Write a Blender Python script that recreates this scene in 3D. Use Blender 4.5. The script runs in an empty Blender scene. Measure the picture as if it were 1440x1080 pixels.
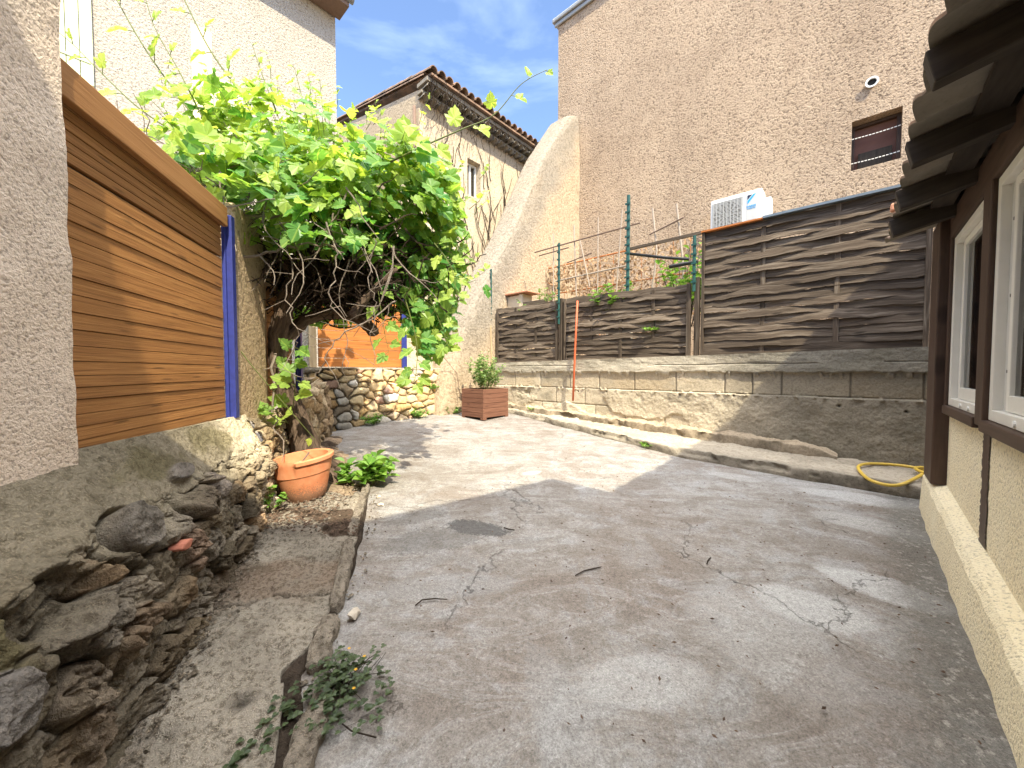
import bpy, math, random
import numpy as np
from mathutils import Vector
random.seed(7); RNG = np.random.default_rng(7)
R = math.radians
SC = bpy.context.scene; COL = SC.collection

# ------------------------------------------------------------------ camera
F_PX = 533.0
cam_d = bpy.data.cameras.new('camera'); cam_d.lens = 36*F_PX/1440; cam_d.sensor_width = 36
cam_d.clip_start = .02; cam_d.clip_end = 600
cam = bpy.data.objects.new('camera', cam_d); COL.objects.link(cam)
cam.location = (0, 0, 0); cam.rotation_euler = (R(90-2.04), 0, 0)
SC.camera = cam

# courtyard axes: m runs along the back wall towards the right building, n runs away along the right building
PH = R(42.3)
MV = Vector((math.cos(PH), -math.sin(PH), 0)); NV = Vector((math.sin(PH), math.cos(PH), 0)); ZV = Vector((0, 0, 1))
def W(m, n, z): return MV*m + NV*n + ZV*z
def floor_z(x, y): return -1.124-.01*x+.064*y
def WF(m, n, dz=0):
    p = W(m, n, 0); p.z = floor_z(p.x, p.y)+dz; return p
def FL(x, y, dz=0): return Vector((x, y, floor_z(x, y)+dz))

# ------------------------------------------------------------------ sun, sky, exposure
S_DIR = (MV*.80+NV*-.30+ZV*1.0).normalized()
sun_d = bpy.data.lights.new('sun', 'SUN'); sun_d.energy = 3.25; sun_d.angle = R(.5); sun_d.color = (1, .905, .69)
sun = bpy.data.objects.new('sun', sun_d); COL.objects.link(sun)
sun.location = S_DIR*30; sun.rotation_euler = S_DIR.to_track_quat('Z', 'Y').to_euler()
wd = bpy.data.worlds.new('World'); SC.world = wd; wd.use_nodes = True
nt = wd.node_tree; nt.nodes.clear()
wo = nt.nodes.new('ShaderNodeOutputWorld'); bg = nt.nodes.new('ShaderNodeBackground'); sky = nt.nodes.new('ShaderNodeTexSky')
sky.sky_type = 'NISHITA'; sky.sun_disc = False
sky.sun_elevation = math.asin(S_DIR.z); sky.sun_rotation = math.atan2(S_DIR.x, S_DIR.y)
sky.air_density = .8; sky.dust_density = .6; sky.ozone_density = 2.2
tc = nt.nodes.new('ShaderNodeTexCoord'); mp = nt.nodes.new('ShaderNodeMapping'); mp.inputs['Scale'].default_value = (1.0, 1.5, 3.2)
mp.inputs['Rotation'].default_value = (0, R(25), R(20))
cn = nt.nodes.new('ShaderNodeTexNoise'); cn.inputs['Scale'].default_value = 2.0; cn.inputs['Detail'].default_value = 7; cn.inputs['Roughness'].default_value = .55; cn.inputs['Distortion'].default_value = .5
cr = nt.nodes.new('ShaderNodeValToRGB'); cr.color_ramp.elements[0].position = .47; cr.color_ramp.elements[1].position = .85
cr.color_ramp.elements[0].color = (.0, .0, .0, 1); cr.color_ramp.elements[1].color = (.5, .5, .5, 1)
mx = nt.nodes.new('ShaderNodeMix'); mx.data_type = 'RGBA'
nt.links.new(tc.outputs['Generated'], mp.inputs['Vector']); nt.links.new(mp.outputs[0], cn.inputs['Vector'])
nt.links.new(cn.outputs[0], cr.inputs[0]); nt.links.new(cr.outputs[0], mx.inputs['Factor'])
nt.links.new(sky.outputs[0], mx.inputs['A']); mx.inputs['B'].default_value = (4.2, 5.0, 6.2, 1)
# unseen bright zenith glow added to the sky to lift the shaded parts
sx = nt.nodes.new('ShaderNodeSeparateXYZ'); nt.links.new(tc.outputs['Generated'], sx.inputs[0])
vr = nt.nodes.new('ShaderNodeValToRGB'); vr.color_ramp.elements[0].position = .70; vr.color_ramp.elements[1].position = .95; vr.color_ramp.elements[0].color = (0, 0, 0, 1); vr.color_ramp.elements[1].color = (1, 1, 1, 1)
nt.links.new(sx.outputs[2], vr.inputs[0]); m2 = nt.nodes.new('ShaderNodeMix'); m2.data_type = 'RGBA'; nt.links.new(vr.outputs[0], m2.inputs['Factor'])
nt.links.new(mx.outputs['Result'], m2.inputs['A']); m2.inputs['B'].default_value = (17.5, 17.2, 16.8, 1)
nt.links.new(m2.outputs['Result'], bg.inputs[0]); bg.inputs[1].default_value = .15
nt.links.new(bg.outputs[0], wo.inputs[0])
SC.view_settings.view_transform = 'Standard'; SC.view_settings.look = 'None'; SC.view_settings.exposure = 1.6; SC.view_settings.gamma = 1
SC.view_settings.use_curve_mapping = False

# ------------------------------------------------------------------ object helpers
class MB:
    def __init__(s): s.v = []; s.f = []; s.g = []; s.c = None
    def add(s, vs, fs, g=None):
        b = len(s.v); s.v += [tuple(v) for v in vs]; s.f += [tuple(i+b for i in f) for f in fs]
        s.g += list(g) if g else [(v[0], v[1], v[2]) for v in vs]
    def box(s, o, a, b, c, g=None):
        o = Vector(o); a = Vector(a); b = Vector(b); c = Vector(c)
        if a.cross(b).dot(c) < 0: a, b = b, a
        vs = [o, o+a, o+a+b, o+b, o+c, o+a+c, o+a+b+c, o+b+c]
        s.add(vs, [(0, 3, 2, 1), (4, 5, 6, 7), (0, 1, 5, 4), (1, 2, 6, 5), (2, 3, 7, 6), (3, 0, 4, 7)], g)
    def board(s, o, L, w, t, seed=None, nseg=1, warp=0):
        """plank from corner o along L, width w, thickness t; grain coordinates in g"""
        o = Vector(o); L = Vector(L); w = Vector(w); t = Vector(t)
        if L.cross(w).dot(t) < 0: o = o+t; t = -t
        r = random.random()*50 if seed is None else seed; le = L.length; we = w.length
        vs = []; g = []
        for i in range(nseg+1):
            k = i/nseg; d = t.normalized()*(math.sin(k*math.pi)*warp) if warp else Vector()
            p = o+L*k+d
            vs += [p, p+w, p+w+t, p+t]; g += [(k*le+r*3, r, r), (k*le+r*3, we+r, r), (k*le+r*3, we+r+.03, r), (k*le+r*3, r-.03, r)]
        fs = [(0, 3, 2, 1)]
        for i in range(nseg):
            a = i*4
            for j in range(4): fs.append((a+j, a+(j+1) % 4, a+4+(j+1) % 4, a+4+j))
        a = nseg*4; fs.append((a, a+1, a+2, a+3))
        s.add(vs, fs, g)
    def tube(s, pts, rad, n=6, seed=None, lump=0):
        pts = [Vector(p) for p in pts]; k = len(pts); r0 = random.random()*50 if seed is None else seed
        rr = rad if isinstance(rad, (list, tuple)) else [rad]*k
        vs = []; g = []; prev = None; acc = 0
        for i, p in enumerate(pts):
            t = (pts[min(i+1, k-1)]-pts[max(i-1, 0)])
            t = t.normalized() if t.length > 1e-9 else ZV
            if prev is None:
                x = t.orthogonal().normalized()
            else:
                x = (prev-t*prev.dot(t)); x = x.normalized() if x.length > 1e-6 else t.orthogonal().normalized()
            prev = x; y = t.cross(x)
            if i: acc += (p-pts[i-1]).length
            for j in range(n):
                a = 2*math.pi*j/n
                q = rr[i]*(1+(lump*(random.random()-.5) if lump else 0))
                vs.append(p+(x*math.cos(a)+y*math.sin(a))*q); g.append((acc+r0, a*rr[i]+r0, r0))
        fs = []
        for i in range(k-1):
            for j in range(n):
                fs.append((i*n+j, i*n+(j+1) % n, (i+1)*n+(j+1) % n, (i+1)*n+j))
        fs.append(tuple(range(n-1, -1, -1))); fs.append(tuple((k-1)*n+j for j in range(n)))
        s.add(vs, fs, g)
    def prism(s, poly, d):
        n = len(poly); poly = [Vector(p) for p in poly]; d = Vector(d)
        s.add(poly+[p+d for p in poly], [tuple(range(n-1, -1, -1)), tuple(range(n, 2*n))]+[(i, (i+1) % n, n+(i+1) % n, n+i) for i in range(n)])
    def grid(s, pts, nu, nv, flip=False):
        b = len(s.v); s.v += [tuple(p) for p in pts]; s.g += [tuple(p) for p in pts]
        for i in range(nu-1):
            for j in range(nv-1):
                q = (b+i*nv+j, b+(i+1)*nv+j, b+(i+1)*nv+j+1, b+i*nv+j+1)
                s.f.append(q[::-1] if flip else q)

def obj(name, mb, mat, parent=None, smooth=False, bevel=0, base=None, seg=2):
    v = np.array(mb.v, dtype=float)
    if parent is not None:
        root = parent
        while root.parent: root = root.parent
        o = np.array(root.location)
    else:
        o = np.array(base) if base is not None else np.array([(v[:, 0].min()+v[:, 0].max())/2, (v[:, 1].min()+v[:, 1].max())/2, v[:, 2].min()])
    me = bpy.data.meshes.new(name); me.from_pydata((v-o).tolist(), [], mb.f)
    at = me.attributes.new('gc', 'FLOAT_VECTOR', 'POINT'); at.data.foreach_set('vector', np.array(mb.g, dtype=np.float32).ravel())
    if mb.c is not None:
        c = np.ones((len(v), 4), dtype=np.float32); c[:, :3] = np.array(mb.c, dtype=np.float32).reshape(-1, 3)
        a2 = me.attributes.new('col', 'FLOAT_COLOR', 'POINT'); a2.data.foreach_set('color', c.ravel())
    if smooth: me.polygons.foreach_set('use_smooth', [True]*len(me.polygons))
    me.materials.append(mat); me.update()
    ob = bpy.data.objects.new(name, me); COL.objects.link(ob)
    if parent is not None: ob.parent = parent
    else: ob.location = o
    if bevel:
        b = ob.modifiers.new('bevel', 'BEVEL'); b.width = bevel; b.segments = seg; b.limit_method = 'ANGLE'; b.angle_limit = R(40)
    return ob
def tag(o, label=None, cat=None, group=None, kind=None):
    if label: o['label'] = label
    if cat: o['category'] = cat
    if group: o['group'] = group
    if kind: o['kind'] = kind
    return o
def thing(name, label, cat, loc, group=None):
    e = bpy.data.objects.new(name, None); COL.objects.link(e); e.location = loc; e.empty_display_size = .1
    return tag(e, label, cat, group)
def struct(name, mb, mat, label=None, cat=None, **k):
    return tag(obj(name, mb, mat, **k), label or name.replace('_', ' '), cat or name.split('_')[-1], kind='structure')

# ------------------------------------------------------------------ numpy noise
def _h(ix, iy, s):
    n = np.sin(ix*127.1+iy*311.7+s*74.7)*43758.5453
    return n-np.floor(n)
def vn(x, y, s=0):
    ix = np.floor(x); iy = np.floor(y); fx = x-ix; fy = y-iy
    fx = fx*fx*fx*(fx*(fx*6-15)+10); fy = fy*fy*fy*(fy*(fy*6-15)+10)
    a = _h(ix, iy, s); b = _h(ix+1, iy, s); c = _h(ix, iy+1, s); d = _h(ix+1, iy+1, s)
    return (a*(1-fx)+b*fx)*(1-fy)+(c*(1-fx)+d*fx)*fy
def fbm(x, y, s=0, o=4, g=.5):
    t = 0; a = 1; tot = 0
    for i in range(o):
        t = t+a*(vn(x*2**i+i*17.3, y*2**i-i*9.1, s+i)-.5)*2; tot += a; a *= g
    return t/tot
def ridge(x, y, s=0, o=4): return 1-np.abs(fbm(x, y, s, o))*2
def worley(U, V, cx, cy, sx, sy):
    f1 = np.full(U.shape, 9e9); f2 = np.full(U.shape, 9e9); ii = np.zeros(U.shape, int)
    for k in range(len(cx)):
        d = np.sqrt(((U-cx[k])/sx[k])**2+((V-cy[k])/sy[k])**2)
        m1 = d < f1
        f2 = np.where(m1, f1, np.minimum(f2, d)); ii = np.where(m1, k, ii); f1 = np.where(m1, d, f1)
    return f1, f2, ii
def sst(a, b, x):
    t = np.clip((x-a)/(b-a), 0, 1); return t*t*(3-2*t)
def mesh_from(Pa, col=None, flip=False):
    nu, nv = Pa.shape[:2]; mb = MB(); mb.v = Pa.reshape(-1, 3).tolist(); mb.g = mb.v
    idx = np.arange(nu*nv).reshape(nu, nv)
    q = np.stack([idx[:-1, :-1], idx[1:, :-1], idx[1:, 1:], idx[:-1, 1:]], -1).reshape(-1, 4)
    if flip: q = q[:, ::-1]
    mb.f = q.tolist()
    if col is not None: mb.c = col.reshape(-1, 3)
    return mb
def join(a, b):
    off = len(a.v); a.v = list(a.v)+list(b.v); a.g = list(a.g)+list(b.g); a.f = list(a.f)+[tuple(i+off for i in f) for f in b.f]
    if a.c is not None and b.c is not None: a.c = np.concatenate([np.asarray(a.c), np.asarray(b.c)])
    return a

# ------------------------------------------------------------------ material helpers
class Mt:
    def __init__(s, name, rough=.9, spec=.25):
        s.m = bpy.data.materials.new(name); s.m.use_nodes = True; s.t = s.m.node_tree
        s.b = s.t.nodes['Principled BSDF']; s.out = s.t.nodes['Material Output']
        s.b.inputs['Roughness'].default_value = rough; s.b.inputs['Specular IOR Level'].default_value = spec
    def n(s, ty): return s.t.nodes.new(ty)
    def l(s, a, b): s.t.links.new(a, b)
    def put(s, sock, v):
        if isinstance(v, bpy.types.NodeSocket): s.l(v, sock)
        elif isinstance(v, (tuple, list)) and len(v) == 3 and sock.type == 'RGBA': sock.default_value = (*v, 1)
        else: sock.default_value = v
    def pos(s): return s.n('ShaderNodeNewGeometry').outputs['Position']
    def attr(s, a, o='Vector'):
        x = s.n('ShaderNodeAttribute'); x.attribute_name = a; return x.outputs[o]
    def map(s, v, sc=(1, 1, 1), rot=(0, 0, 0), loc=(0, 0, 0)):
        x = s.n('ShaderNodeMapping'); s.l(v, x.inputs[0]); x.inputs['Scale'].default_value = sc; x.inputs['Rotation'].default_value = rot; x.inputs['Location'].default_value = loc
        return x.outputs[0]
    def mnz(s): return s.map(s.pos(), rot=(0, 0, PH))     # world -> (m, n, z)
    def noise(s, v, sc, det=4, ro=.55, dist=0):
        x = s.n('ShaderNodeTexNoise'); s.l(v, x.inputs['Vector']); x.inputs['Scale'].default_value = sc; x.inputs['Detail'].default_value = det
        x.inputs['Roughness'].default_value = ro; x.inputs['Distortion'].default_value = dist; return x.outputs[0]
    def vor(s, v, sc, feat='F1', out='Distance', rnd=1):
        x = s.n('ShaderNodeTexVoronoi'); x.feature = feat; s.l(v, x.inputs['Vector']); x.inputs['Scale'].default_value = sc; x.inputs['Randomness'].default_value = rnd
        return x.outputs[out]
    def ramp(s, f, st, mode='LINEAR'):
        x = s.n('ShaderNodeValToRGB'); e = x.color_ramp.elements; x.color_ramp.interpolation = mode
        while len(e) < len(st): e.new(.5)
        for k, (p, c) in enumerate(st):
            e[k].position = p; e[k].color = (c, c, c, 1) if not isinstance(c, (tuple, list)) else (*c, 1)
        s.l(f, x.inputs[0]); return x.outputs[0]
    def mix(s, f, a, b, mode='MIX'):
        x = s.n('ShaderNodeMix'); x.data_type = 'RGBA'; x.blend_type = mode
        s.put(x.inputs['Factor'], f); s.put(x.inputs['A'], a); s.put(x.inputs['B'], b); return x.outputs['Result']
    def ma(s, op, a, b=0.0, clamp=False):
        x = s.n('ShaderNodeMath'); x.operation = op; x.use_clamp = clamp; s.put(x.inputs[0], a); s.put(x.inputs[1], b); return x.outputs[0]
    def sep(s, v):
        x = s.n('ShaderNodeSeparateXYZ'); s.l(v, x.inputs[0]); return x.outputs
    def bump(s, h, st, d=.01, nrm=None):
        x = s.n('ShaderNodeBump'); s.put(x.inputs['Height'], h); x.inputs['Strength'].default_value = st; x.inputs['Distance'].default_value = d
        if nrm: s.l(nrm, x.inputs['Normal'])
        return x.outputs[0]
    def fin(s, col, nrm=None, rough=None):
        s.put(s.b.inputs['Base Color'], col)
        if nrm: s.l(nrm, s.b.inputs['Normal'])
        if rough is not None: s.put(s.b.inputs['Roughness'], rough)
        return s.m

def stucco(name, c1, c2, stain, sc=45, bs=1.0, bd=.02, stain_amt=.5, seed=0, streak=.35, pit=.65):
    t = Mt(name, .95, .1); p = t.mnz(); p2 = t.map(p, loc=(seed, seed*1.7, 0))
    big = t.noise(p2, .55, 5, .6); mid = t.noise(p2, 3.2, 4, .6)
    base = t.mix(t.ramp(mid, [(.35, 0), (.65, 1)]), c1, c2)
    st = t.noise(t.map(p2, sc=(1.6, 1.6, .35)), 1.0, 6, .65)
    base = t.mix(t.ma('MULTIPLY', t.ramp(st, [(.5, 0), (.72, 1)]), streak), base, stain)
    base = t.mix(t.ma('MULTIPLY', t.ramp(big, [(.45, 0), (.7, 1)]), stain_amt), base, stain)
    g = t.noise(p2, sc, 4, .6); g2 = t.noise(p2, sc*2.6, 3, .6)
    base = t.mix(t.ma('MULTIPLY', t.ramp(g, [(.36, 1), (.47, 0)]), pit), base, tuple(x*.55 for x in stain))
    h = t.ma('ADD', t.ramp(g, [(.25, 0), (.75, 1)]), t.ma('MULTIPLY', g2, .5))
    return t.fin(base, t.bump(h, bs, bd))

M = {}
M['stucco_near'] = stucco('pink_stucco', (.75, .625, .50), (.80, .68, .56), (.52, .41, .32), 85, .65, .012, .35, 3)
M['stucco_left'] = stucco('cream_stucco', (.45, .405, .345), (.495, .45, .385), (.36, .30, .245), 34, .9, .02, .25, 9, .2)
M['stucco_mid'] = stucco('sand_render', (.55, .45, .33), (.60, .50, .37), (.39, .31, .22), 22, .6, .015, .35, 5)
M['stucco_big'] = stucco('rough_sand_stucco', (.545, .41, .295), (.60, .46, .335), (.34, .25, .18), 36, 1, .035, .42, 1, .38, .9)
M['stucco_pier'] = stucco('tan_render', (.46, .34, .21), (.52, .40, .26), (.33, .24, .15), 30, .8, .015, .4, 8)
M['stucco_back'] = stucco('house_stucco', (.55, .45, .33), (.6, .5, .38), (.4, .3, .2), 40, .6, .02, .3, 6)
M['stucco_lean'] = stucco('lemon_stucco', (.90, .79, .55), (.91, .82, .60), (.74, .63, .43), 85, .9, .008, .12, 2, .08)

def wood(name, c1, c2, c3, rough=.7, gs=1.0, bs=.35, var=.35):
    t = Mt(name, rough, .25); g = t.attr('gc'); z = t.sep(g)[2]
    gr = t.noise(t.map(g, sc=(2.2*gs, 38*gs, 1)), 1.0, 5, .6, .6); fine = t.noise(t.map(g, sc=(5*gs, 190*gs, 1)), 1.0, 3, .6)
    kn = t.vor(t.map(g, sc=(2.2*gs, 9*gs, 1)), 1.0); knot = t.ramp(kn, [(.0, 1), (.10, .75), (.17, 0)])
    col = t.ramp(gr, [(.25, c3), (.5, c1), (.75, c2)])
    col = t.mix(t.ma('MULTIPLY', t.ramp(fine, [(.3, 1), (.55, 0)]), .4), col, c3)
    rnd = t.ma('FRACT', t.ma('MULTIPLY', z, 7.31)); col = t.mix(t.ma('MULTIPLY', rnd, var), col, c3)
    col = t.mix(t.ma('MULTIPLY', knot, .75), col, tuple(x*.35 for x in c3))
    return t.fin(col, t.bump(t.ma('ADD', gr, t.ma('MULTIPLY', fine, .6)), bs, .004))
M['wood_panel'] = wood('brown_pine', (.36, .165, .052), (.46, .235, .08), (.18, .078, .025), gs=1.4, bs=.6, var=.35)
M['wood_cap'] = wood('pine_cap', (.36, .175, .064), (.43, .22, .088), (.25, .115, .042), var=.15)
M['wood_orange'] = wood('orange_pine', (.46, .17, .042), (.54, .22, .06), (.28, .09, .024), var=.3)
M['wood_grey'] = wood('weathered_grey_wood', (.145, .108, .078), (.34, .285, .225), (.03, .022, .016), .85, 1.2, 1, .72)
M['wood_dark'] = wood('dark_stained_timber', (.075, .046, .033), (.10, .062, .045), (.042, .025, .017), .5, 1, .25, .3)
M['wood_rafter'] = wood('old_rafter', (.055, .043, .033), (.085, .067, .052), (.025, .019, .015), .8, 1, .4, .4)
M['wood_red'] = wood('red_planter_wood', (.19, .088, .055), (.26, .135, .09), (.095, .042, .028), .8, 1.5, .6, .3)
M['wood_pale'] = wood('pale_post_wood', (.50, .37, .22), (.58, .45, .29), (.33, .23, .13), .8)

def plain(name, c, rough=.5, spec=.4, metal=0, var=.25, sc=12, bs=.1):
    t = Mt(name, rough, spec); p = t.pos(); n1 = t.noise(p, sc, 5, .6); n2 = t.noise(p, sc*9, 3, .6)
    col = t.mix(t.ma('MULTIPLY', t.ramp(n1, [(.4, 0), (.7, 1)]), var), c, tuple(x*.55 for x in c))
    t.b.inputs['Metallic'].default_value = metal
    return t.fin(col, t.bump(n2, bs, .003), t.ma('ADD', t.ma('MULTIPLY', n1, .2), rough-.1))
M['blue'] = plain('blue_paint', (.028, .04, .22), .5, .4, 0, .6, 25)
M['green_metal'] = plain('green_plastic_coat', (.02, .085, .075), .45, .4, 0, .4, 30)
M['white_paint'] = plain('white_pvc', (.74, .72, .66), .35, .5, 0, .12)
M['ac_white'] = plain('white_enamel', (.80, .80, .77), .4, .4, 0, .1)
M['grey_metal'] = plain('grey_metal', (.30, .31, .31), .4, .5, .3, .3)
M['dark'] = plain('dark_void', (.02, .018, .016), .7, .2)
M['hose'] = plain('yellow_hose', (.62, .42, .06), .4, .5, 0, .35, 8)
M['steel_strip'] = plain('galvanised_strip', (.20, .24, .27), .45, .5, .4, .4)
M['rust_orange'] = plain('orange_rusty_strip', (.48, .17, .05), .8, .2, 0, .5)
M['orange_pipe'] = plain('orange_pipe', (.52, .115, .045), .5, .4, 0, .35, 20)
M['cane'] = plain('dry_cane', (.40, .33, .27), .8, .2, 0, .4, 25)
M['cane_dark'] = plain('dark_rod', (.19, .13, .10), .8, .2, 0, .4, 25)
M['black_arm'] = plain('black_arm', (.025, .025, .025), .5, .4)
M['shutter'] = plain('pale_green_paint', (.62, .66, .42), .6, .3, 0, .15)
M['blocked'] = plain('pale_infill_render', (.74, .60, .43), .95, .1, 0, .25, 4, .5)
M['wire'] = plain('white_cord', (.8, .78, .74), .8, .2)
M['curtain'] = plain('brown_blind', (.16, .075, .055), .7, .2, 0, .3, 6)
M['logo_blue'] = plain('logo_blue', (.03, .36, .75), .5, .4, 0, .05)
M['logo_dark'] = plain('logo_dark', (.012, .02, .05), .5, .4, 0, .05)
M['grille'] = plain('grille_grey', (.32, .31, .30), .5, .4, 0, .2)
M['badge'] = plain('badge_grey', (.58, .57, .54), .5, .4, 0, .15)
M['pale_stone'] = plain('pale_stone', (.52, .46, .38), .9, .1, 0, .4, 30, .8)

def terracotta(name, c1, c2, c3, dirt=.4):
    t = Mt(name, .8, .2); p = t.pos(); a = t.noise(p, 9, 5, .6); b = t.noise(p, 70, 4, .6); d = t.noise(p, 2.5, 5, .65)
    col = t.ramp(a, [(.3, c1), (.6, c2)]); col = t.mix(t.ma('MULTIPLY', t.ramp(d, [(.42, 0), (.65, 1)]), dirt), col, c3)
    col = t.mix(t.ma('MULTIPLY', t.ramp(b, [(.3, 1), (.45, 0)]), .35), col, c3)
    return t.fin(col, t.bump(b, .35, .004))
M['tile'] = terracotta('old_roof_tile', (.26, .155, .105), (.34, .22, .15), (.10, .08, .062), .85)
M['tile_under'] = terracotta('tile_underside', (.25, .225, .185), (.31, .275, .225), (.15, .13, .11), .6)
M['brick'] = terracotta('brick_shard', (.40, .13, .08), (.45, .17, .11), (.2, .1, .08), .3)
M['cap_tile'] = terracotta('cap_tile', (.52, .22, .13), (.58, .28, .18), (.3, .18, .12), .4)
# pot: pale scale and soil splash towards the foot
t = Mt('pot_terracotta', .75, .25); p = t.pos(); zz = t.sep(p)[2]
a = t.noise(p, 14, 5, .6); b = t.noise(p, 160, 3, .6); col = t.ramp(a, [(.3, (.54, .19, .085)), (.65, (.62, .27, .14))])
spl = t.ma('MULTIPLY', t.ramp(t.ma('ADD', t.ma('MULTIPLY', t.ma('ADD', zz, .93), 4.2), t.ma('MULTIPLY', t.ma('SUBTRACT', b, .5), 1.5)), [(.30, 1), (.55, 0)]), .75)
col = t.mix(spl, col, (.17, .12, .085)); M['pot'] = t.fin(col, t.bump(b, .25, .003))

def vcol(name, vs=28, bs=.8, bd=.012, amt=.5, rough=.95):
    """stone / mortar with the colour of each stone in the mesh and grain, lichen and grit in the nodes"""
    t = Mt(name, rough, .12); c = t.attr('col', 'Color'); p = t.pos()
    a = t.noise(p, vs, 6, .65); b = t.noise(p, vs*5, 4, .65); l = t.noise(p, 4.5, 6, .7)
    dk = t.mix(1.0, c, (.42, .40, .36), 'MULTIPLY'); lt = t.mix(1.0, c, (1.45, 1.4, 1.32), 'MULTIPLY')
    col = t.mix(t.ma('MULTIPLY', t.ramp(a, [(.40, 1), (.52, 0)]), amt), c, dk)
    col = t.mix(t.ma('MULTIPLY', t.ramp(b, [(.52, 0), (.62, 1)]), amt), col, lt)
    col = t.mix(t.ma('MULTIPLY', t.ramp(l, [(.55, 0), (.72, 1)]), amt*.9), col, dk)
    h = t.ma('ADD', a, t.ma('MULTIPLY', b, .5))
    return t.fin(col, t.bump(h, bs, bd))
M['rubble'] = vcol('rubble_stone', 30, .95, .018, .65)
M['rubble_far'] = vcol('sunny_rubble', 28, .8, .014, .3)
M['blocks'] = vcol('concrete_blocks', 55, .8, .009, .38)
M['kerb'] = vcol('rough_concrete', 40, .8, .01, .45)
M['butt'] = vcol('buttress_render', 22, 1, .035, .55)
M['slab'] = vcol('broken_concrete', 48, 1, .028, .85)
M['soil'] = vcol('dry_soil', 50, 1, .02, .8)

# courtyard concrete: grey-brown with paler scoured patches, damp-dark stains, hairline cracks, sandy grain
t = Mt('worn_concrete', .9, .2); p = t.pos()
w1 = t.noise(p, .9, 6, .6, .8); w2 = t.noise(p, 2.8, 7, .68, 1.0); w3 = t.noise(p, 11, 6, .7, .5); w4 = t.noise(p, 150, 5, .75); w5 = t.noise(p, 55, 5, .75); w6 = t.noise(p, 420, 2, .6)
wsw = t.noise(t.map(p, sc=(1, 2.6, 1), rot=(0, 0, R(28))), 1.6, 8, .72, 1.6)
col = t.ramp(w1, [(.36, (.395, .325, .27)), (.48, (.455, .40, .345)), (.60, (.50, .45, .395))])
col = t.mix(t.ma('MULTIPLY', t.ramp(w2, [(.505, 0), (.57, 1)]), .5), col, (.56, .54, .51))
col = t.mix(t.ma('MULTIPLY', t.ramp(w2, [(.40, 1), (.475, 0)]), .5), col, (.325, .265, .215))
col = t.mix(t.ma('MULTIPLY', t.ramp(wsw, [(.525, 0), (.55, 1), (.60, .15)]), .42), col, (.68, .65, .60))
col = t.mix(t.ma('MULTIPLY', t.ramp(wsw, [(.40, .1), (.445, 1), (.475, 0)]), .45), col, (.28, .225, .18))
col = t.mix(t.ma('MULTIPLY', t.ramp(w3, [(.40, 1), (.47, 0)]), .38), col, (.30, .245, .20))
def ell(x, y, rx, ry, rot, soft=.25):
    v = t.n('ShaderNodeVectorMath'); v.operation = 'SUBTRACT'; t.l(p, v.inputs[0]); v.inputs[1].default_value = (x, y, 0)
    q = t.map(v.outputs[0], rot=(0, 0, -rot)); xyz = t.sep(q)
    e = t.ma('ADD', t.ma('POWER', t.ma('ABSOLUTE', t.ma('DIVIDE', xyz[0], rx)), 2.0), t.ma('POWER', t.ma('ABSOLUTE', t.ma('DIVIDE', xyz[1], ry)), 2.0))
    e = t.ma('ADD', e, t.ma('MULTIPLY', t.ma('SUBTRACT', w2, .5), 1.3)); e = t.ma('ADD', e, t.ma('MULTIPLY', t.ma('SUBTRACT', w5, .5), 1.7)); e = t.ma('ADD', e, t.ma('MULTIPLY', t.ma('SUBTRACT', w3, .5), 1.1))
    return t.ramp(e, [(max(0, 1-soft*1.2), 1), (1, 0)])
pale = (.78, .745, .69)
for (x, y, rx, ry, ro, k, cc) in [(1.30, 1.62, .25, .15, -.5, .80, pale), (1.76, 1.76, .26, .13, -.75, .65, (.92, .89, .84)), (2.62, 2.85, .42, .14, -.5, .65, pale), (2.30, 2.42, .3, .14, -.6, .55, pale),
        (1.0, 1.45, .24, .34, .3, .35, pale), (-.22, 2.32, .22, .10, -.3, .75, (.13, .125, .12)), (-.45, 2.18, .34, .16, .3, .45, (.22, .20, .18)), (.18, 3.35, .10, .05, .4, .8, (.75, .70, .64)), (-.62, 2.45, .22, .08, .5, .4, (.22, .2, .18)),
        (.55, 3.0, .07, .03, .4, .8, (.7, .67, .62)), (1.0, 2.12, .035, .20, .45, .35, (.72, .68, .62)), (.45, 1.25, .25, .12, .1, .5, pale), (-.3, 1.75, .35, .1, .1, .5, (.55, .52, .48)), (1.95, 3.3, .22, .1, -.5, .4, pale), (.15, 1.1, .1, .32, .2, .4, (.6, .57, .53)),
        (1.15, 1.2, .3, .2, .6, .35, (.32, .25, .2)), (.75, 2.1, .5, .3, .4, .3, (.35, .28, .22)), (1.9, 2.1, .35, .16, -.6, .35, (.33, .27, .22))]:
    col = t.mix(t.ma('MULTIPLY', ell(x, y, rx, ry, ro, .3), k), col, cc)
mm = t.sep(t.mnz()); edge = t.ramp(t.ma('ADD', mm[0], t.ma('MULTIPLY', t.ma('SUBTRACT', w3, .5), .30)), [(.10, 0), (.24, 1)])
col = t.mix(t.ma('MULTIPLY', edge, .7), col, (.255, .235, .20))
fl = t.ma('MULTIPLY', edge, t.ramp(t.noise(p, 26, 6, .7), [(.56, 0), (.60, 1)])); col = t.mix(t.ma('MULTIPLY', fl, .75), col, (.6, .55, .47))
vw = t.n('ShaderNodeVectorMath'); vw.operation = 'ADD'; t.l(p, vw.inputs[0]); nz = t.n('ShaderNodeTexNoise'); t.l(p, nz.inputs['Vector']); nz.inputs['Scale'].default_value = 2.6; nz.inputs['Detail'].default_value = 8; nz.inputs['Roughness'].default_value = .65
sc_ = t.n('ShaderNodeVectorMath'); sc_.operation = 'SCALE'; t.l(nz.outputs[1], sc_.inputs[0]); sc_.inputs['Scale'].default_value = .6; t.l(sc_.outputs[0], vw.inputs[1])
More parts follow.
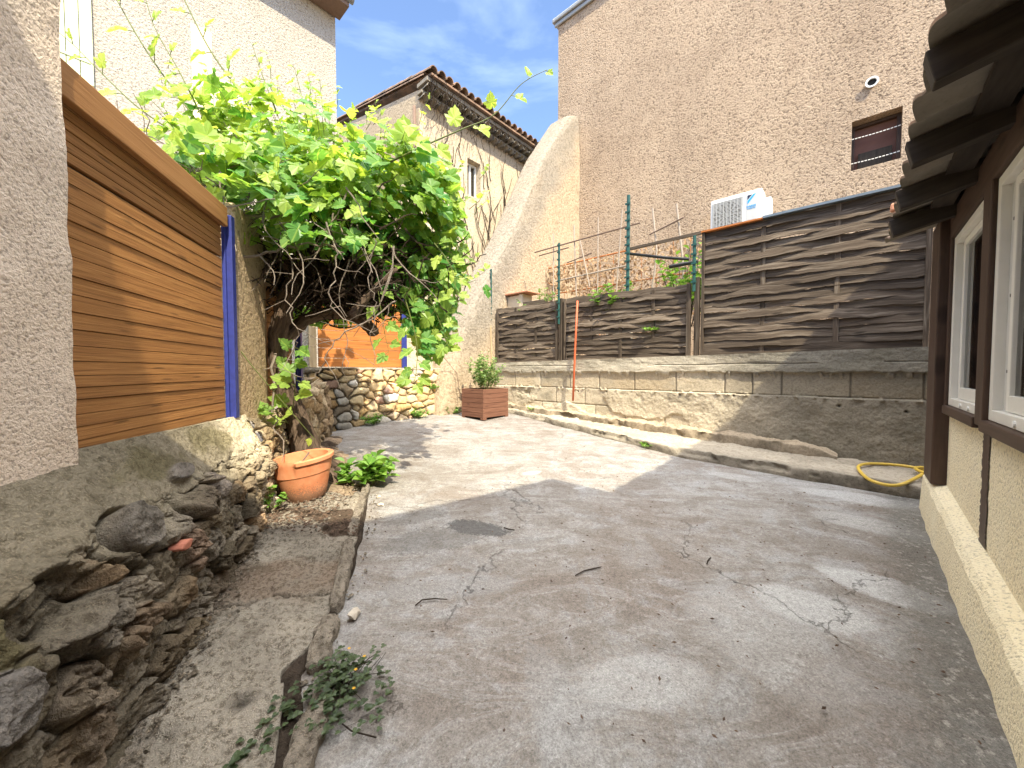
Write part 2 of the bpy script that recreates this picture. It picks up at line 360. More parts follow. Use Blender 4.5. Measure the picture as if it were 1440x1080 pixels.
ck = t.vor(vw.outputs[0], .8, 'DISTANCE_TO_EDGE'); crk = t.ramp(ck, [(.0, 1), (.0012, 1), (.0032, 0)])
crk = t.ma('MULTIPLY', crk, t.ramp(t.noise(p, 1.3, 3), [(.47, 0), (.56, 1)]))
col = t.mix(t.ma('MULTIPLY', crk, .18), col, (.13, .11, .09))
# sandy grain last, so that no patch stays flat
gr_ = t.ramp(w5, [(.34, .70), (.5, 1.0), (.66, 1.22)]); col = t.mix(.75, col, gr_, 'MULTIPLY')
gr2 = t.ramp(w4, [(.36, .50), (.46, .95), (.56, 1.05), (.64, 1.5)]); col = t.mix(.80, col, gr2, 'MULTIPLY')
gr3 = t.ramp(w6, [(.30, .45), (.44, 1.0), (.60, 1.05), (.70, 1.4)]); col = t.mix(.60, col, gr3, 'MULTIPLY')
spk = t.ramp(t.vor(p, 38, 'F1'), [(.0, 1), (.06, 1), (.10, 0)]); spk = t.ma('MULTIPLY', spk, t.ramp(t.noise(p, 6, 2), [(.5, 0), (.58, 1)])); col = t.mix(t.ma('MULTIPLY', spk, .7), col, (.07, .055, .045))
h = t.ma('ADD', t.ma('MULTIPLY', w4, .6), t.ma('ADD', t.ma('ADD', w3, w5), t.ma('MULTIPLY', crk, -2.0)))
col = t.mix(1.0, col, (.51, .53, .56), 'MULTIPLY')
M['floor'] = t.fin(col, t.bump(h, .8, .007))
t = Mt('bare_earth', .95, .1); p = t.pos(); M['earth'] = t.fin(t.ramp(t.noise(p, 3, 6, .7), [(.3, (.12, .085, .055)), (.7, (.26, .2, .14))]), t.bump(t.noise(p, 20, 5), .8, .03))

def leafmat(name, c1, c2, tr, k=.45, rough=.45):
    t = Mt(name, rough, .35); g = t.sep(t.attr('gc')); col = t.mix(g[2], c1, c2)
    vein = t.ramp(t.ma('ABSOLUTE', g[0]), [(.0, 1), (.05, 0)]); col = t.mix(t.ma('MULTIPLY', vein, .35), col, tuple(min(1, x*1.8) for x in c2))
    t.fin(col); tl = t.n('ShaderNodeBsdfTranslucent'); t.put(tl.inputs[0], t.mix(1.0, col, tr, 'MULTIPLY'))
    ms = t.n('ShaderNodeMixShader'); ms.inputs[0].default_value = k; t.l(t.b.outputs[0], ms.inputs[1]); t.l(tl.outputs[0], ms.inputs[2]); t.l(ms.outputs[0], t.out.inputs[0])
    return t.m
M['vine_leaf'] = leafmat('vine_leaf', (.085, .25, .055), (.37, .475, .10), (1.65, 1.55, .8), .48, .40)
M['weed_leaf'] = leafmat('weed_leaf', (.09, .22, .04), (.22, .38, .07), (1.5, 1.4, .8), .35)
M['shrub_leaf'] = leafmat('shrub_leaf', (.13, .24, .075), (.33, .44, .17), (1.3, 1.3, .9), .3)
M['clover_leaf'] = leafmat('dark_clover', (.035, .055, .025), (.07, .10, .042), (1.2, 1.2, .8), .25)
M['dry_leaf'] = leafmat('dry_leaf', (.27, .165, .085), (.42, .30, .18), (1.0, .9, .8), .2, .8)
M['litter'] = leafmat('dark_litter', (.055, .035, .025), (.14, .09, .06), (1, 1, 1), .05, .9)
M['conifer'] = leafmat('conifer', (.03, .07, .025), (.06, .11, .035), (1, 1, 1), .1, .8)
def barkm(name, c1, c2):
    t = Mt(name, .9, .15); g = t.attr('gc'); a = t.noise(t.map(g, sc=(6, 55, 1)), 1, 6, .7, .8); b = t.noise(t.pos(), 60, 4, .6)
    return t.fin(t.ramp(a, [(.3, c1), (.65, c2)]), t.bump(t.ma('ADD', a, t.ma('MULTIPLY', b, .4)), 1, .02))
M['bark'] = barkm('vine_bark', (.045, .03, .022), (.19, .135, .10))
M['twig'] = barkm('grey_twig', (.13, .10, .08), (.33, .28, .235))
M['twig_dark'] = barkm('brown_twig', (.022, .016, .011), (.055, .038, .028))
M['green_cane'] = plain('green_cane', (.11, .13, .035), .6, .3)
# glass: dark room behind, sky and fence reflected in front
t = Mt('window_glass', .04, .5); gl = t.n('ShaderNodeBsdfGlossy'); gl.inputs['Roughness'].default_value = .02; tp = t.n('ShaderNodeBsdfTransparent'); tp.inputs[0].default_value = (.72, .76, .74, 1)
fr = t.n('ShaderNodeFresnel'); fr.inputs[0].default_value = 2.3; ms = t.n('ShaderNodeMixShader'); t.l(fr.outputs[0], ms.inputs[0]); t.l(tp.outputs[0], ms.inputs[1]); t.l(gl.outputs[0], ms.inputs[2]); t.l(ms.outputs[0], t.out.inputs[0]); M['glass'] = t.m

# ================================================================== GROUND AND SETTING
g = MB(); g.box((-120, -120, -1.75), (240, 0, 0), (0, 240, 0), (0, 0, .25)); struct('ground', g, M['earth'], 'bare earth under and around the courtyard', 'ground', base=(0, 0, -1.5))
g = MB(); g.box(W(-6.8, 5.06, -1.3), MV*9, NV*2.62, ZV*1.42); struct('garden_soil', g, M['earth'], 'raised garden earth behind the block wall', 'soil')

nu, nv = 330, 300
mm_ = np.linspace(-5.6, .8, nu); nn_ = np.linspace(-1.6, 4.95, nv); A, B = np.meshgrid(mm_, nn_, indexing='ij')
X = A*MV.x+B*NV.x; Y = A*MV.y+B*NV.y
Z = -1.124-.01*X+.064*Y+.010*fbm(X*1.1, Y*1.1, 3, 4)+.0025*fbm(X*9, Y*9, 8, 3)
struct('courtyard_floor', mesh_from(np.stack([X, Y, Z], -1)), M['floor'], 'worn cast concrete floor of the courtyard, cracked and stained', 'floor', smooth=True, base=(0, 2, -1))

# left fence line: distance a along it, offset o in front of it
FX = Vector((-.2674, .9636, 0)); FN = Vector((.9636, .2674, 0)); FD = -1.0517
def LF(a, o, z): return FX*a+FN*(FD+o)+ZV*z

# broken concrete strip along the foot of the left wall
nu, nv = 420, 170
yy = np.linspace(.1, 2.98, nu); tt = np.linspace(0, 1, nv); Yg, T = np.meshgrid(yy, tt, indexing='ij')
xe = np.interp(yy, [.1, .97, 1.25, 1.5, 1.9, 2.4, 2.9, 3.0], [-.45, -.62, -.76, -.76, -.83, -.97, -1.13, -1.15])
xe = xe+.022*fbm(yy*6, yy*0, 21, 4)+.03*np.where((yy > 1.2) & (yy < 1.42), fbm(yy*14, yy*0, 5, 2), 0)
xw = np.interp(yy, [.1, 1, 2.56, 3], [-.85, -1.17, -1.75, -1.85])
Xg = xw[:, None]+(xe-xw)[:, None]*np.clip(T/.985, 0, 1)
top = .030+.016*fbm(Xg*3, Yg*3, 4, 5)+.010*fbm(Xg*14, Yg*14, 6, 4)+.006*fbm(Xg*45, Yg*45, 7, 3)-.012*sst(.1, .35, fbm(Xg*8, Yg*8, 9, 4))
cr1 = np.abs(Yg-(1.62+.22*(Xg+1)+.06*fbm(Xg*6, Yg*0, 31, 4))); cr2 = np.abs(Xg-(-.92+.10*fbm(Yg*4, Yg*0, 33, 4)-.28*(Yg-1.2)))
top -= .022*np.exp(-(cr1/.008)**2)*(vn(Xg*4, Yg*4, 2) > .25)
pit = np.exp(-(((Xg+.83)/.035)**2+((Yg-1.13)/.03)**2)); top -= .018*pit
top -= .05*sst(.985, 1, T)+.05*sst(2.7, 2.95, Yg+.12*fbm(Xg*5, Yg*5, 58, 3))
Zg = -1.124-.01*Xg+.064*Yg+top
c = np.ones(Xg.shape+(3,))*np.array([.43, .385, .32]); k1 = fbm(Xg*2.2, Yg*2.2, 14, 5); k2 = fbm(Xg*7, Yg*7, 15, 4)
c = c*(1+.35*k1[..., None])*(1+.25*k2[..., None]); red = sst(.05, .35, fbm(Xg*1.7, Yg*1.7, 44, 4)); c = c*(1-red[..., None])+np.array([.30, .235, .18])*red[..., None]
dirt = sst(.0, .2, fbm(Xg*3, Yg*5, 54, 5)+1.1*np.exp(-((Yg-2.42+.3*(Xg+1.3)+.18*fbm(Xg*5, Yg*5, 57, 4))/.11)**2)-.45); c = c*(1-dirt[..., None])+np.array([.12, .088, .066])*dirt[..., None]
c = c*(1-.7*pit[..., None])*(1-.6*np.exp(-(cr1/.01)**2)[..., None])
mb = mesh_from(np.stack([Xg, Yg, Zg], -1), c, flip=True); struct('path', mb, M['slab'], 'broken concrete strip at the foot of the left rubble wall', 'path', smooth=True)

# dark strip added to blacken the gap between the concrete strip and its edging
yv = np.linspace(.1, 2.9, 220); tq = np.linspace(-1, 1, 8); Yq, Tq = np.meshgrid(yv, tq, indexing='ij'); xq = np.interp(yv, [.1, .97, 1.25, 1.5, 1.9, 2.4, 2.9, 3.0], [-.45, -.62, -.76, -.76, -.83, -.97, -1.13, -1.15])
Xq = xq[:, None]+Tq*(.022+.014*fbm(Yq*5, Yq*0, 151, 4)+.045*np.exp(-((Yq-1.08)/.2)**2))+.008; Zq = -1.124-.01*Xq+.064*Yq+.016*(1-Tq**2)+.006*fbm(Xq*30, Yq*30, 152, 3)-.004
cq_ = np.array([.055, .042, .032])*(1+.5*fbm(Xq*20, Yq*20, 153, 4))[..., None]
struct('gap_soil', mesh_from(np.stack([Xq, Yq, Zq], -1), cq_, flip=True), M['soil'], 'dark strip in the gap along the broken edging stones', 'soil')

# soil bed by the vine
nu, nv = 120, 110
U_, V_ = np.meshgrid(np.linspace(-2.7, -.98, nu), np.linspace(2.45, 4.75, nv), indexing='ij')
d = np.minimum((U_-(-2.55-.0*V_)), ((-1.10-.16*(V_-2.7)-.55*sst(3.0, 3.5, V_))-U_+.07*fbm(V_*3, V_*0, 61, 3))); mask = sst(-.03, .18, d)*sst(2.5, 2.72, V_)*sst(4.8, 4.3, V_)
Zs = -1.124-.01*U_+.064*V_-.02+mask*(.055+.05*fbm(U_*4, V_*4, 63, 5))+.22*np.exp(-(((U_+1.98)/.3)**2+((V_-3.4)/.4)**2))+.012*fbm(U_*18, V_*18, 64, 3)
k = fbm(U_*5, V_*5, 66, 5)[..., None]; c = np.array([.30, .23, .165])*(1+.5*k); dk = sst(.05, .3, fbm(U_*4, V_*7, 68, 5))[..., None]; c = c*(1-dk)+np.array([.07, .05, .038])*dk
struct('soil', mesh_from(np.stack([U_, V_, Zs], -1), c), M['soil'], 'dry crumbly soil around the foot of the vine', 'soil', smooth=True)

# two rough concrete steps along the block wall
def kerb(name, label, m0, m1, nf, hz, nb, seed, colr, hlump):
    nu, nv = 420, 34; ms = np.linspace(m0, m1, nu); t = np.linspace(0, 1, nv); Mg, T = np.meshgrid(ms, t, indexing='ij')
    n0 = np.interp(ms, *nf)+.025*fbm(ms*2.2, ms*0, seed, 5); hh = np.interp(ms, *hz)
    fz = np.array([WF(m, n, 0).z for m, n in zip(ms, n0)])
    k = T*2.0; front = np.clip(k/.7, 0, 1); back = np.clip((k-.7)/1.3, 0, 1)
    N = n0[:, None]+.035*front**2+(nb-n0-.035)[:, None]*back
    Zk = fz[:, None]-.03+(hh[:, None]+.03)*np.clip(front*1.22, 0, 1)**.8+.02*back
    chip = fbm(Mg*6, T*2.5, seed+1, 5); N = N-.022*chip*(1-back)+.05*sst(.12, .4, fbm(Mg*3.3, T*1.2, seed+8, 4))*(front > .4)*(1-back); Zk = Zk+hlump*fbm(Mg*5, N*5, seed+2, 5)*(.3+.7*sst(.2, .6, T))+.6*hlump*fbm(Mg*18, N*18, seed+3, 4)-.6*hlump*sst(.1, .4, fbm(Mg*8, N*8, seed+4, 4))*sst(.3, .5, T)
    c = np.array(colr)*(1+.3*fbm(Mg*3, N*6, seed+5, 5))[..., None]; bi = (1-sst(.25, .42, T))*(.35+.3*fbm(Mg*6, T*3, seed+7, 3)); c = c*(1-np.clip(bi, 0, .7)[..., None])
    P = np.stack([Mg*MV.x+N*NV.x, Mg*MV.y+N*NV.y, Zk], -1)
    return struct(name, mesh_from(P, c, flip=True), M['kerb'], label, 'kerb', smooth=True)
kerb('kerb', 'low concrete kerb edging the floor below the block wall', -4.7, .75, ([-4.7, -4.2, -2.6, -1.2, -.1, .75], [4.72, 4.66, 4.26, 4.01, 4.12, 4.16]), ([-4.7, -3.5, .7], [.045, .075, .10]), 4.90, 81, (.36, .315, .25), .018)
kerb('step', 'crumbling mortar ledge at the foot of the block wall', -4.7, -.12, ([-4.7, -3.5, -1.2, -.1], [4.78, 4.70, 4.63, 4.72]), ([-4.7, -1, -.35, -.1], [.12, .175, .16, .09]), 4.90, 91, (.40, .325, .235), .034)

# ================================================================== NEAR LEFT WALLS AND FENCE
def stones(cu0, cu1, cv0, cv1, su, sv, jit, rs):
    r = np.random.default_rng(rs); xs = []; ys = []; ax = []; ay = []
    v = cv0; row = 0
    while v < cv1+sv:
        u = cu0-su*r.random()
        while u < cu1+su:
            w = su*(.55+.95*r.random()); xs.append(u+w/2+jit*su*(r.random()-.5)); ys.append(v+jit*sv*(r.random()-.5)); ax.append(w*.5); ay.append(sv*(.40+.35*r.random())); u += w
        v += sv; row += 1
    return np.array(xs), np.array(ys), np.array(ax), np.array(ay)

def rubble_left(name, label, a0, a1, wf, topz, nu, nv, rs, su, sv, amp, mortar, pal, mcol, extra=None, mat='rubble'):
    av = np.linspace(a0, a1, nu); tv = np.linspace(0, 1, nv); Ag, T = np.meshgrid(av, tv, indexing='ij')
    w = np.interp(av, *wf)[:, None]; zt = np.interp(av, *topz)[:, None]
    Pb = np.array([list(LF(a, float(np.interp(a, *wf)), 0)) for a in av]); fz = (-1.124-.01*Pb[:, 0]+.064*Pb[:, 1]-.03)[:, None]
    o = w*np.interp(T, [0, .04, .34, .5, .7, 1], [-.12, .0, .62, .84, .96, 1.0]); H = zt-fz
    z = zt-H*np.interp(T, [0, .04, .34, .5, .7, 1], [0, .0, .26, .44, .68, 1.0])
    S = T*(H.mean()+.25)
    wu = Ag+.035*fbm(Ag*7, S*7, rs, 4); wv = S+.035*fbm(Ag*7, S*7, rs+9, 4)
    cx, cy, sx, sy = stones(a0, a1, 0, S.max(), su, sv, .55, rs)
    f1, f2, ii = worley(wu, wv, cx, cy, sx, sy); e = f2-f1; r = np.random.default_rng(rs+1); K = len(cx)
    dep = (r.random(K)-.35)*.045*amp; tilt = (r.random((K, 2))-.5)*.5*amp
    dome = 1-np.exp(-e/.17)
    hS = amp*.055*dome+dep[ii]*sst(.02, .25, e)+(tilt[ii, 0]*(wu-cx[ii])+tilt[ii, 1]*(wv-cy[ii]))*sst(.02, .3, e)
    hS = hS+.016*amp*fbm(Ag*11, S*11, rs+3, 5)+.008*fbm(Ag*34, S*34, rs+4, 4)
    hM = .010*fbm(Ag*4, S*4, rs+5, 5)+.003*fbm(Ag*28, S*28, rs+6, 4)
    mk = sst(mortar-.06, mortar+.06, T+.10*fbm(Ag*2.6, S*2.6, rs+7, 4)+.0*T)
    h = hM*(1-mk)+hS*mk
    pal = np.array(pal); ci = r.integers(0, len(pal), K); sc = pal[ci]*(.75+.5*r.random((K, 1)))
    c = sc[ii]*(1+.25*fbm(Ag*9, S*9, rs+8, 5))[..., None]
    jm = sst(.16, .02, e)[..., None]; c = c*(1-jm)+np.array(mcol)*.42*jm
    mc = np.array(mcol)*(1+.30*fbm(Ag*2.2, S*2.2, rs+11, 5))[..., None]; c = mc*(1-mk[..., None])+c*mk[..., None]
    if extra: h, c = extra(Ag, S, T, h, c)
    h = h*sst(0, .06, T)+.008*fbm(Ag*60, S*60, rs+13, 3)*sst(0, .06, T)*(.25+.75*mk)
    P = np.zeros(Ag.shape+(3,)); base = FX*1.0
    nrmz = np.gradient(o, axis=1); nz = -np.gradient(z, axis=1); ln = np.sqrt(nrmz**2+nz**2)+1e-9; no = nz/ln; nzz = nrmz/ln
    # outward normal of the profile: (offset, z) = (dz, do)
    o2 = o+h*no; z2 = z+h*nzz
    for q in range(3): P[..., q] = FX[q]*Ag+FN[q]*(FD+o2)
    P[..., 2] = z2
    mb = mesh_from(P, c, flip=True)
    return obj(name, mb, M[mat], smooth=True, base=LF((a0+a1)/2, .1, -1.1))
def ex_near(A, S, T, h, c):
    # hollow with an overhanging lip, a big pale stone, smeared mortar, moss
    q = np.sqrt(((A-1.13+.04*fbm(A*9, S*9, 311, 3))/.10)**2+((S-.46+.03*fbm(A*9, S*9, 312, 3))/.062)**2); k = sst(1.15, .75, q); h = h-.12*k+.040*np.exp(-((q-1.3)/.22)**2)
    c = c*(1-.45*k[..., None])
    jag = np.abs(fbm(A*6, S*6, 313, 5)); jag2 = np.abs(fbm(A*17, S*17, 314, 4)); h = h-.030*sst(.07, .0, jag)*sst(.30, .4, T)-.009*sst(.06, 0, jag2)*sst(.30, .4, T)
    sm = .8*sst(.0, .2, fbm(A*3.3, S*3.3, 315, 5))*sst(.25, .4, T); hm = .035+.020*fbm(A*7, S*7, 316, 5)+.012*fbm(A*25, S*25, 317, 4); h = h*(1-.75*sm)+hm*.75*sm
    c = c*(1-.7*sm[..., None])+np.array([.165, .14, .10])*(1+.4*fbm(A*6, S*6, 318, 5))[..., None]*.7*sm[..., None]
    moss = sst(.08, .35, fbm(A*2.4, S*2.4, 301, 5)+.25*np.exp(-((S-.2)/.12)**2)-.1)[..., None]; c = c*(1-.6*moss)+np.array([.115, .10, .045])*.6*moss
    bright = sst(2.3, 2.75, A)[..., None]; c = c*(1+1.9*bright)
    qb = ((A-1.50)/.085)**2+((S-.42)/.085)**2; big = sst(1.25, .85, qb+.35*fbm(A*8, S*8, 303, 4)); c = c*(1-big[..., None])+np.array([.185, .165, .14])*(1+.4*fbm(A*14, S*14, 302, 5))[..., None]*big[..., None]
    h = h*(1-big)+big*(.075+.02*fbm(A*9, S*9, 304, 5)+.010*fbm(A*30, S*30, 305, 4))-.05*np.exp(-((qb-1.25)/.25)**2)
    for ca, cs_, ra, rs_, cl in ((.93, .55, .07, .06, (.17, .155, .14)), (1.12, .80, .06, .10, (.19, .15, .11)), (1.33, .66, .10, .045, (.17, .125, .085)), (1.93, .30, .09, .05, (.19, .17, .15)), (1.72, .62, .05, .10, (.22, .155, .11)), (2.1, .45, .06, .07, (.27, .23, .19))):
        qq = ((A-ca)/ra)**2+((S-cs_)/rs_)**2+.5*fbm(A*9, S*9, 306+int(ca*10), 4); kk = sst(1.2, .8, qq); c = c*(1-kk[..., None])+np.array(cl)*(1+.35*fbm(A*14, S*14, 307, 5))[..., None]*kk[..., None]; h = h+.030*kk
    return h, c
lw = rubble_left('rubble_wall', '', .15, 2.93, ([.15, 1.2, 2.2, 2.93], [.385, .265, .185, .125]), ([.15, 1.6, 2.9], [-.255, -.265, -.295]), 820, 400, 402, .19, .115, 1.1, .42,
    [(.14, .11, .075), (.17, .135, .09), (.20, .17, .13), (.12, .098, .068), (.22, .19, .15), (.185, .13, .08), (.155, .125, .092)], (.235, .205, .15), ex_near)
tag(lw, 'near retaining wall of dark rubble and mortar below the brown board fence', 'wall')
def shard(p, s, rot):
    m = MB(); rr = random.Random(5); vs = []
    for i in range(7):
        a = 2*math.pi*i/7; rad = s*(.6+.5*rr.random()); vs.append(Vector(p)+FX*(math.cos(a+rot)*rad)+ZV*(math.sin(a+rot)*rad*.45))
    m.prism(vs, FN*.05); return m
ob = obj('brick_shard', shard(LF(1.62, .235, -.63), .040, .5), M['brick'], lw, bevel=.006); ob['label'] = 'small red brick shard stuck in the wall'

# end face of that wall beside the pot, then the lower wall behind the vine
def ex_mid(A, S, T, h, c): return h, c
lw2 = rubble_left('rubble_wall', '', 2.9, 5.2, ([2.9, 3.2, 5.2], [.13, .06, .10]), ([2.9, 3.05, 3.3, 5.2], [-.30, -.34, -.36, -.10]), 260, 130, 433, .20, .13, .8, .12,
    [(.38, .29, .18), (.46, .37, .25), (.30, .22, .14), (.42, .30, .17)], (.36, .29, .2), ex_mid)
tag(lw2, 'low rubble wall behind the vine trunk, under the small board panel', 'wall')

# near stuccoed house wall at the left edge of the courtyard
nu, nv = 60, 150
Ag, Zg = np.meshgrid(np.linspace(-.75, 1.545, nu), np.linspace(-.62, 2.3, nv), indexing='ij')
off = .025+.006*fbm(Ag*6, Zg*6, 71, 4)+.012*sst(-.35, -.46, Zg)*0
Aj = Ag+.007*fbm(Zg*9, Zg*0, 73, 4)*sst(1.3, 1.545, Ag)
P = np.zeros(Ag.shape+(3,))
for q in range(3): P[..., q] = FX[q]*Aj+FN[q]*(FD+off)
P[..., 2] = Zg
mb = mesh_from(P, flip=False); edge = P[-1]
bk = MB()
for i in range(nv-1): pass
back = np.stack([edge-np.array(FN)*.55, edge], 0); mb2 = mesh_from(back, flip=True); join(mb, mb2)
top = np.stack([P[:, -1], P[:, -1]-np.array(FN)*.55], 0); join(mb, mesh_from(top))
pw = tag(obj('house_wall', mb, M['stucco_near'], smooth=False, base=LF(.6, 0, -1.0)), 'pinkish rough stucco wall at the left edge, ending in a straight corner beside the board fence', 'wall')

# brown board fence
fence = thing('board_fence', 'brown horizontal board fence standing on the near rubble wall, next to the stucco corner', 'fence', LF(2.1, 0, -.3))
mb = MB(); z = -.285
rr = random.Random(11)
while z < .645:
    h = (.040 if z < .0 else .052)+.014*rr.random(); o = -.030+.004*rr.random()
    mb.board(LF(1.35, o, z+.0*rr.random()), FX*1.37, ZV*(h-.0016)-FN*.0018, FN*-.018, nseg=1); z += h
z = max(z+.012, .66)
while z < .885:
    h = .036; mb.board(LF(1.35, -.028+.003*rr.random(), z), FX*1.37, ZV*(h-.004), FN*-.02, nseg=1); z += h
obj('slat_panel', mb, M['wood_panel'], fence, bevel=.0018)
mb = MB(); mb.box(LF(1.35, -.060, -.29), FX*1.37, FN*.006, ZV*1.24); obj('dark_backing', mb, M['wood_dark'], fence)  # dark sheet added behind the slats so their gaps look shaded
mb = MB(); mb.board(LF(1.35, -.022, .875), FX*1.375, ZV*.115, FN*.03, nseg=4); obj('top_board', mb, M['wood_cap'], fence, bevel=.004)
for a in (1.5, 2.1, 2.62):
    mb = MB(); mb.board(LF(a, -.062, -.3), ZV*1.25, FX*.06, FN*-.05); obj('batten', mb, M['wood_panel'], fence)

def blue_post(label, o, w, t, h, lean=None):
    m = MB(); d = (lean or ZV*h); m.box(o, w, t, d); w2 = Vector(w); t2 = Vector(t)
    m.box(Vector(o)+w2*1.0, w2*.35, t2*.4, d*.995); m.box(Vector(o)-w2*.35, w2*.35, t2*.4, d*.995)
    return tag(obj('metal_post', m, M['blue'], bevel=.003), label, 'post', 'blue painted fence posts')
blue_post('blue metal post between the brown board fence and the stucco pier', LF(2.755, -.035, -.30), FX*.05, FN*.05, 1.26)
blue_post('blue metal post at the end of the small board panel, behind the vine trunk', LF(4.28, -.03, -.30), FX*.06, FN*.05, 1.2)
blue_post('blue metal post at the right end of the orange boards, mostly behind vine leaves', W(-5.215, 3.225, -.02), NV*.05, MV*-.04, 1.35)
blue_post('thin blue metal strip leaning against the sloping buttress', W(-5.40, 3.90, .50), NV*.025, MV*-.03, 1, NV*.20+ZV*.66)

# stucco pier behind the vine
pier = thing('stucco_pier', 'sand stucco pier dappled by leaf shade, behind the vine', 'pier', LF(3.1, -.1, -.34))
mb = MB(); mb.box(LF(2.86, -.30, -.36), FX*.50, FN*.30, ZV*1.44); obj('shaft', mb, M['stucco_pier'], pier, bevel=.015)
mb = MB(); mb.box(LF(3.362, -.28, -.36), FX*.14, FN*.245, ZV*1.05); obj('side_strip', mb, M['wood_pale'], pier, bevel=.01)
mb = MB(); mb.box(LF(3.363, -.28, .692), FX*.22, FN*.262, ZV*.30); obj('corbel', mb, M['stucco_pier'], pier, bevel=.012)

f2 = thing('board_fence', 'small brown board panel between the stucco pier and the pale corner pier', 'fence', LF(3.9, -.05, -.3))
mb = MB(); z = -.30
while z < .95:
    h = .055+.01*rr.random(); mb.board(LF(3.51, -.06, z), FX*.765, ZV*(h-.004), FN*-.022); z += h
bkb = MB(); bkb.box(LF(3.51, -.095, -.3), FX*.76, FN*.006, ZV*1.25); obj('dark_backing', bkb, M['wood_dark'], f2)  # dark sheet added here too, darkening the slat gaps
obj('slat_panel', mb, M['wood_panel'], f2, bevel=.003)

cp = thing('corner_pier', 'pale corner pier with a bleached timber face where the two board fences meet', 'pier', W(-5.35, 1.9, -.4))
mb = MB(); mb.box(W(-5.50, 1.72, -.75), MV*.26, NV*.20, ZV*1.62); obj('shaft', mb, M['stucco_left'], cp, bevel=.012)
mb = MB(); mb.board(W(-5.238, 1.86, -.42), ZV*1.25, NV*.085, MV*.035); obj('timber_face', mb, M['wood_pale'], cp, bevel=.004)

# far sunny rubble wall + orange board fence
nu, nv = 430, 170
Ng, Zg = np.meshgrid(np.linspace(1.78, 4.35, nu), np.linspace(-.86, .04, nv), indexing='ij')
wu = Ng+.03*fbm(Ng*9, Zg*9, 501, 4); wv = Zg+.03*fbm(Ng*9, Zg*9, 502, 4)
cx, cy, sx, sy = stones(1.7, 4.4, -.86, .04, .19, .105, .85, 503); f1, f2_, ii = worley(wu, wv, cx, cy, sx, sy); e = f2_-f1; r = np.random.default_rng(504); K = len(cx)
dep = (r.random(K)-.3)*.05; h = .055*(1-np.exp(-e/.3))+dep[ii]*sst(.02, .3, e)+.010*fbm(Ng*14, Zg*14, 505, 5)
pal = np.array([(.60, .42, .22), (.64, .49, .28), (.54, .41, .26), (.68, .62, .52), (.62, .40, .18), (.50, .40, .28), (.55, .34, .24), (.62, .47, .26)]); sc = pal[r.integers(0, len(pal), K)]*(.8+.35*r.random((K, 1)))
c = sc[ii]*(1+.2*fbm(Ng*9, Zg*9, 506, 5))[..., None]; jm = sst(.25, .05, e)[..., None]; c = c*(1-jm)+np.array([.34, .27, .18])*jm
cap = sst(.0, .03, Zg+.015*fbm(Ng*5, Zg*0, 507, 3))[..., None]; c = c*(1-cap)+np.array([.58, .50, .38])*cap; h = h*(1-cap[..., 0])+.055*cap[..., 0]
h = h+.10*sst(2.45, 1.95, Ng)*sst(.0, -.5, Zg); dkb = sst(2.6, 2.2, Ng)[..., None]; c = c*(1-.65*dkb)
batter = .10*np.clip(-Zg/.8, 0, 1); Mg = -5.22+h+batter
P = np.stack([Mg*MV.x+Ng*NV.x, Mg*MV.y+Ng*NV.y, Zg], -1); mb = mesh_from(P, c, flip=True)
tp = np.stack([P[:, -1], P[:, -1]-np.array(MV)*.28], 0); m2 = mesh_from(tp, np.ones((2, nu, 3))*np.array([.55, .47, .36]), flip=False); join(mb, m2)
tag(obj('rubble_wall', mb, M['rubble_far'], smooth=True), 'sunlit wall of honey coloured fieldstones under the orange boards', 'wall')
of = thing('board_fence', 'sunlit orange board fence on the far fieldstone wall', 'fence', W(-5.3, 2.6, .04))
mb = MB(); z = .05
while z < 1.3:
    h = .115+.02*rr.random(); mb.board(W(-5.26, 1.99, z), NV*1.225, ZV*(h-.004), MV*-.025); z += h
obj('slat_panel', mb, M['wood_orange'], of, bevel=.003)
mb = MB(); mb.board(W(-5.32, 2.5, .05), ZV*1.25, NV*.06, MV*-.03); obj('batten', mb, M['wood_orange'], of)
pr = MB(); pr.box(W(-5.62, 3.30, -.05), MV*.33, NV*.55, ZV*.62); tag(obj('low_wall', pr, M['stucco_mid'], bevel=.03), 'smooth cream rendered wall end between the orange boards and the buttress', 'wall')
wv_ = thing('reed_screen', 'brown woven screen offcut showing beside the leaning blue strip', 'screen', W(-5.6, 3.95, .5))
mb = MB()
for i in range(11): mb.board(W(-5.62, 3.68, .56+i*.058), NV*.36, ZV*.05, MV*.015)
obj('slat_panel', mb, M['wood_grey'], wv_)

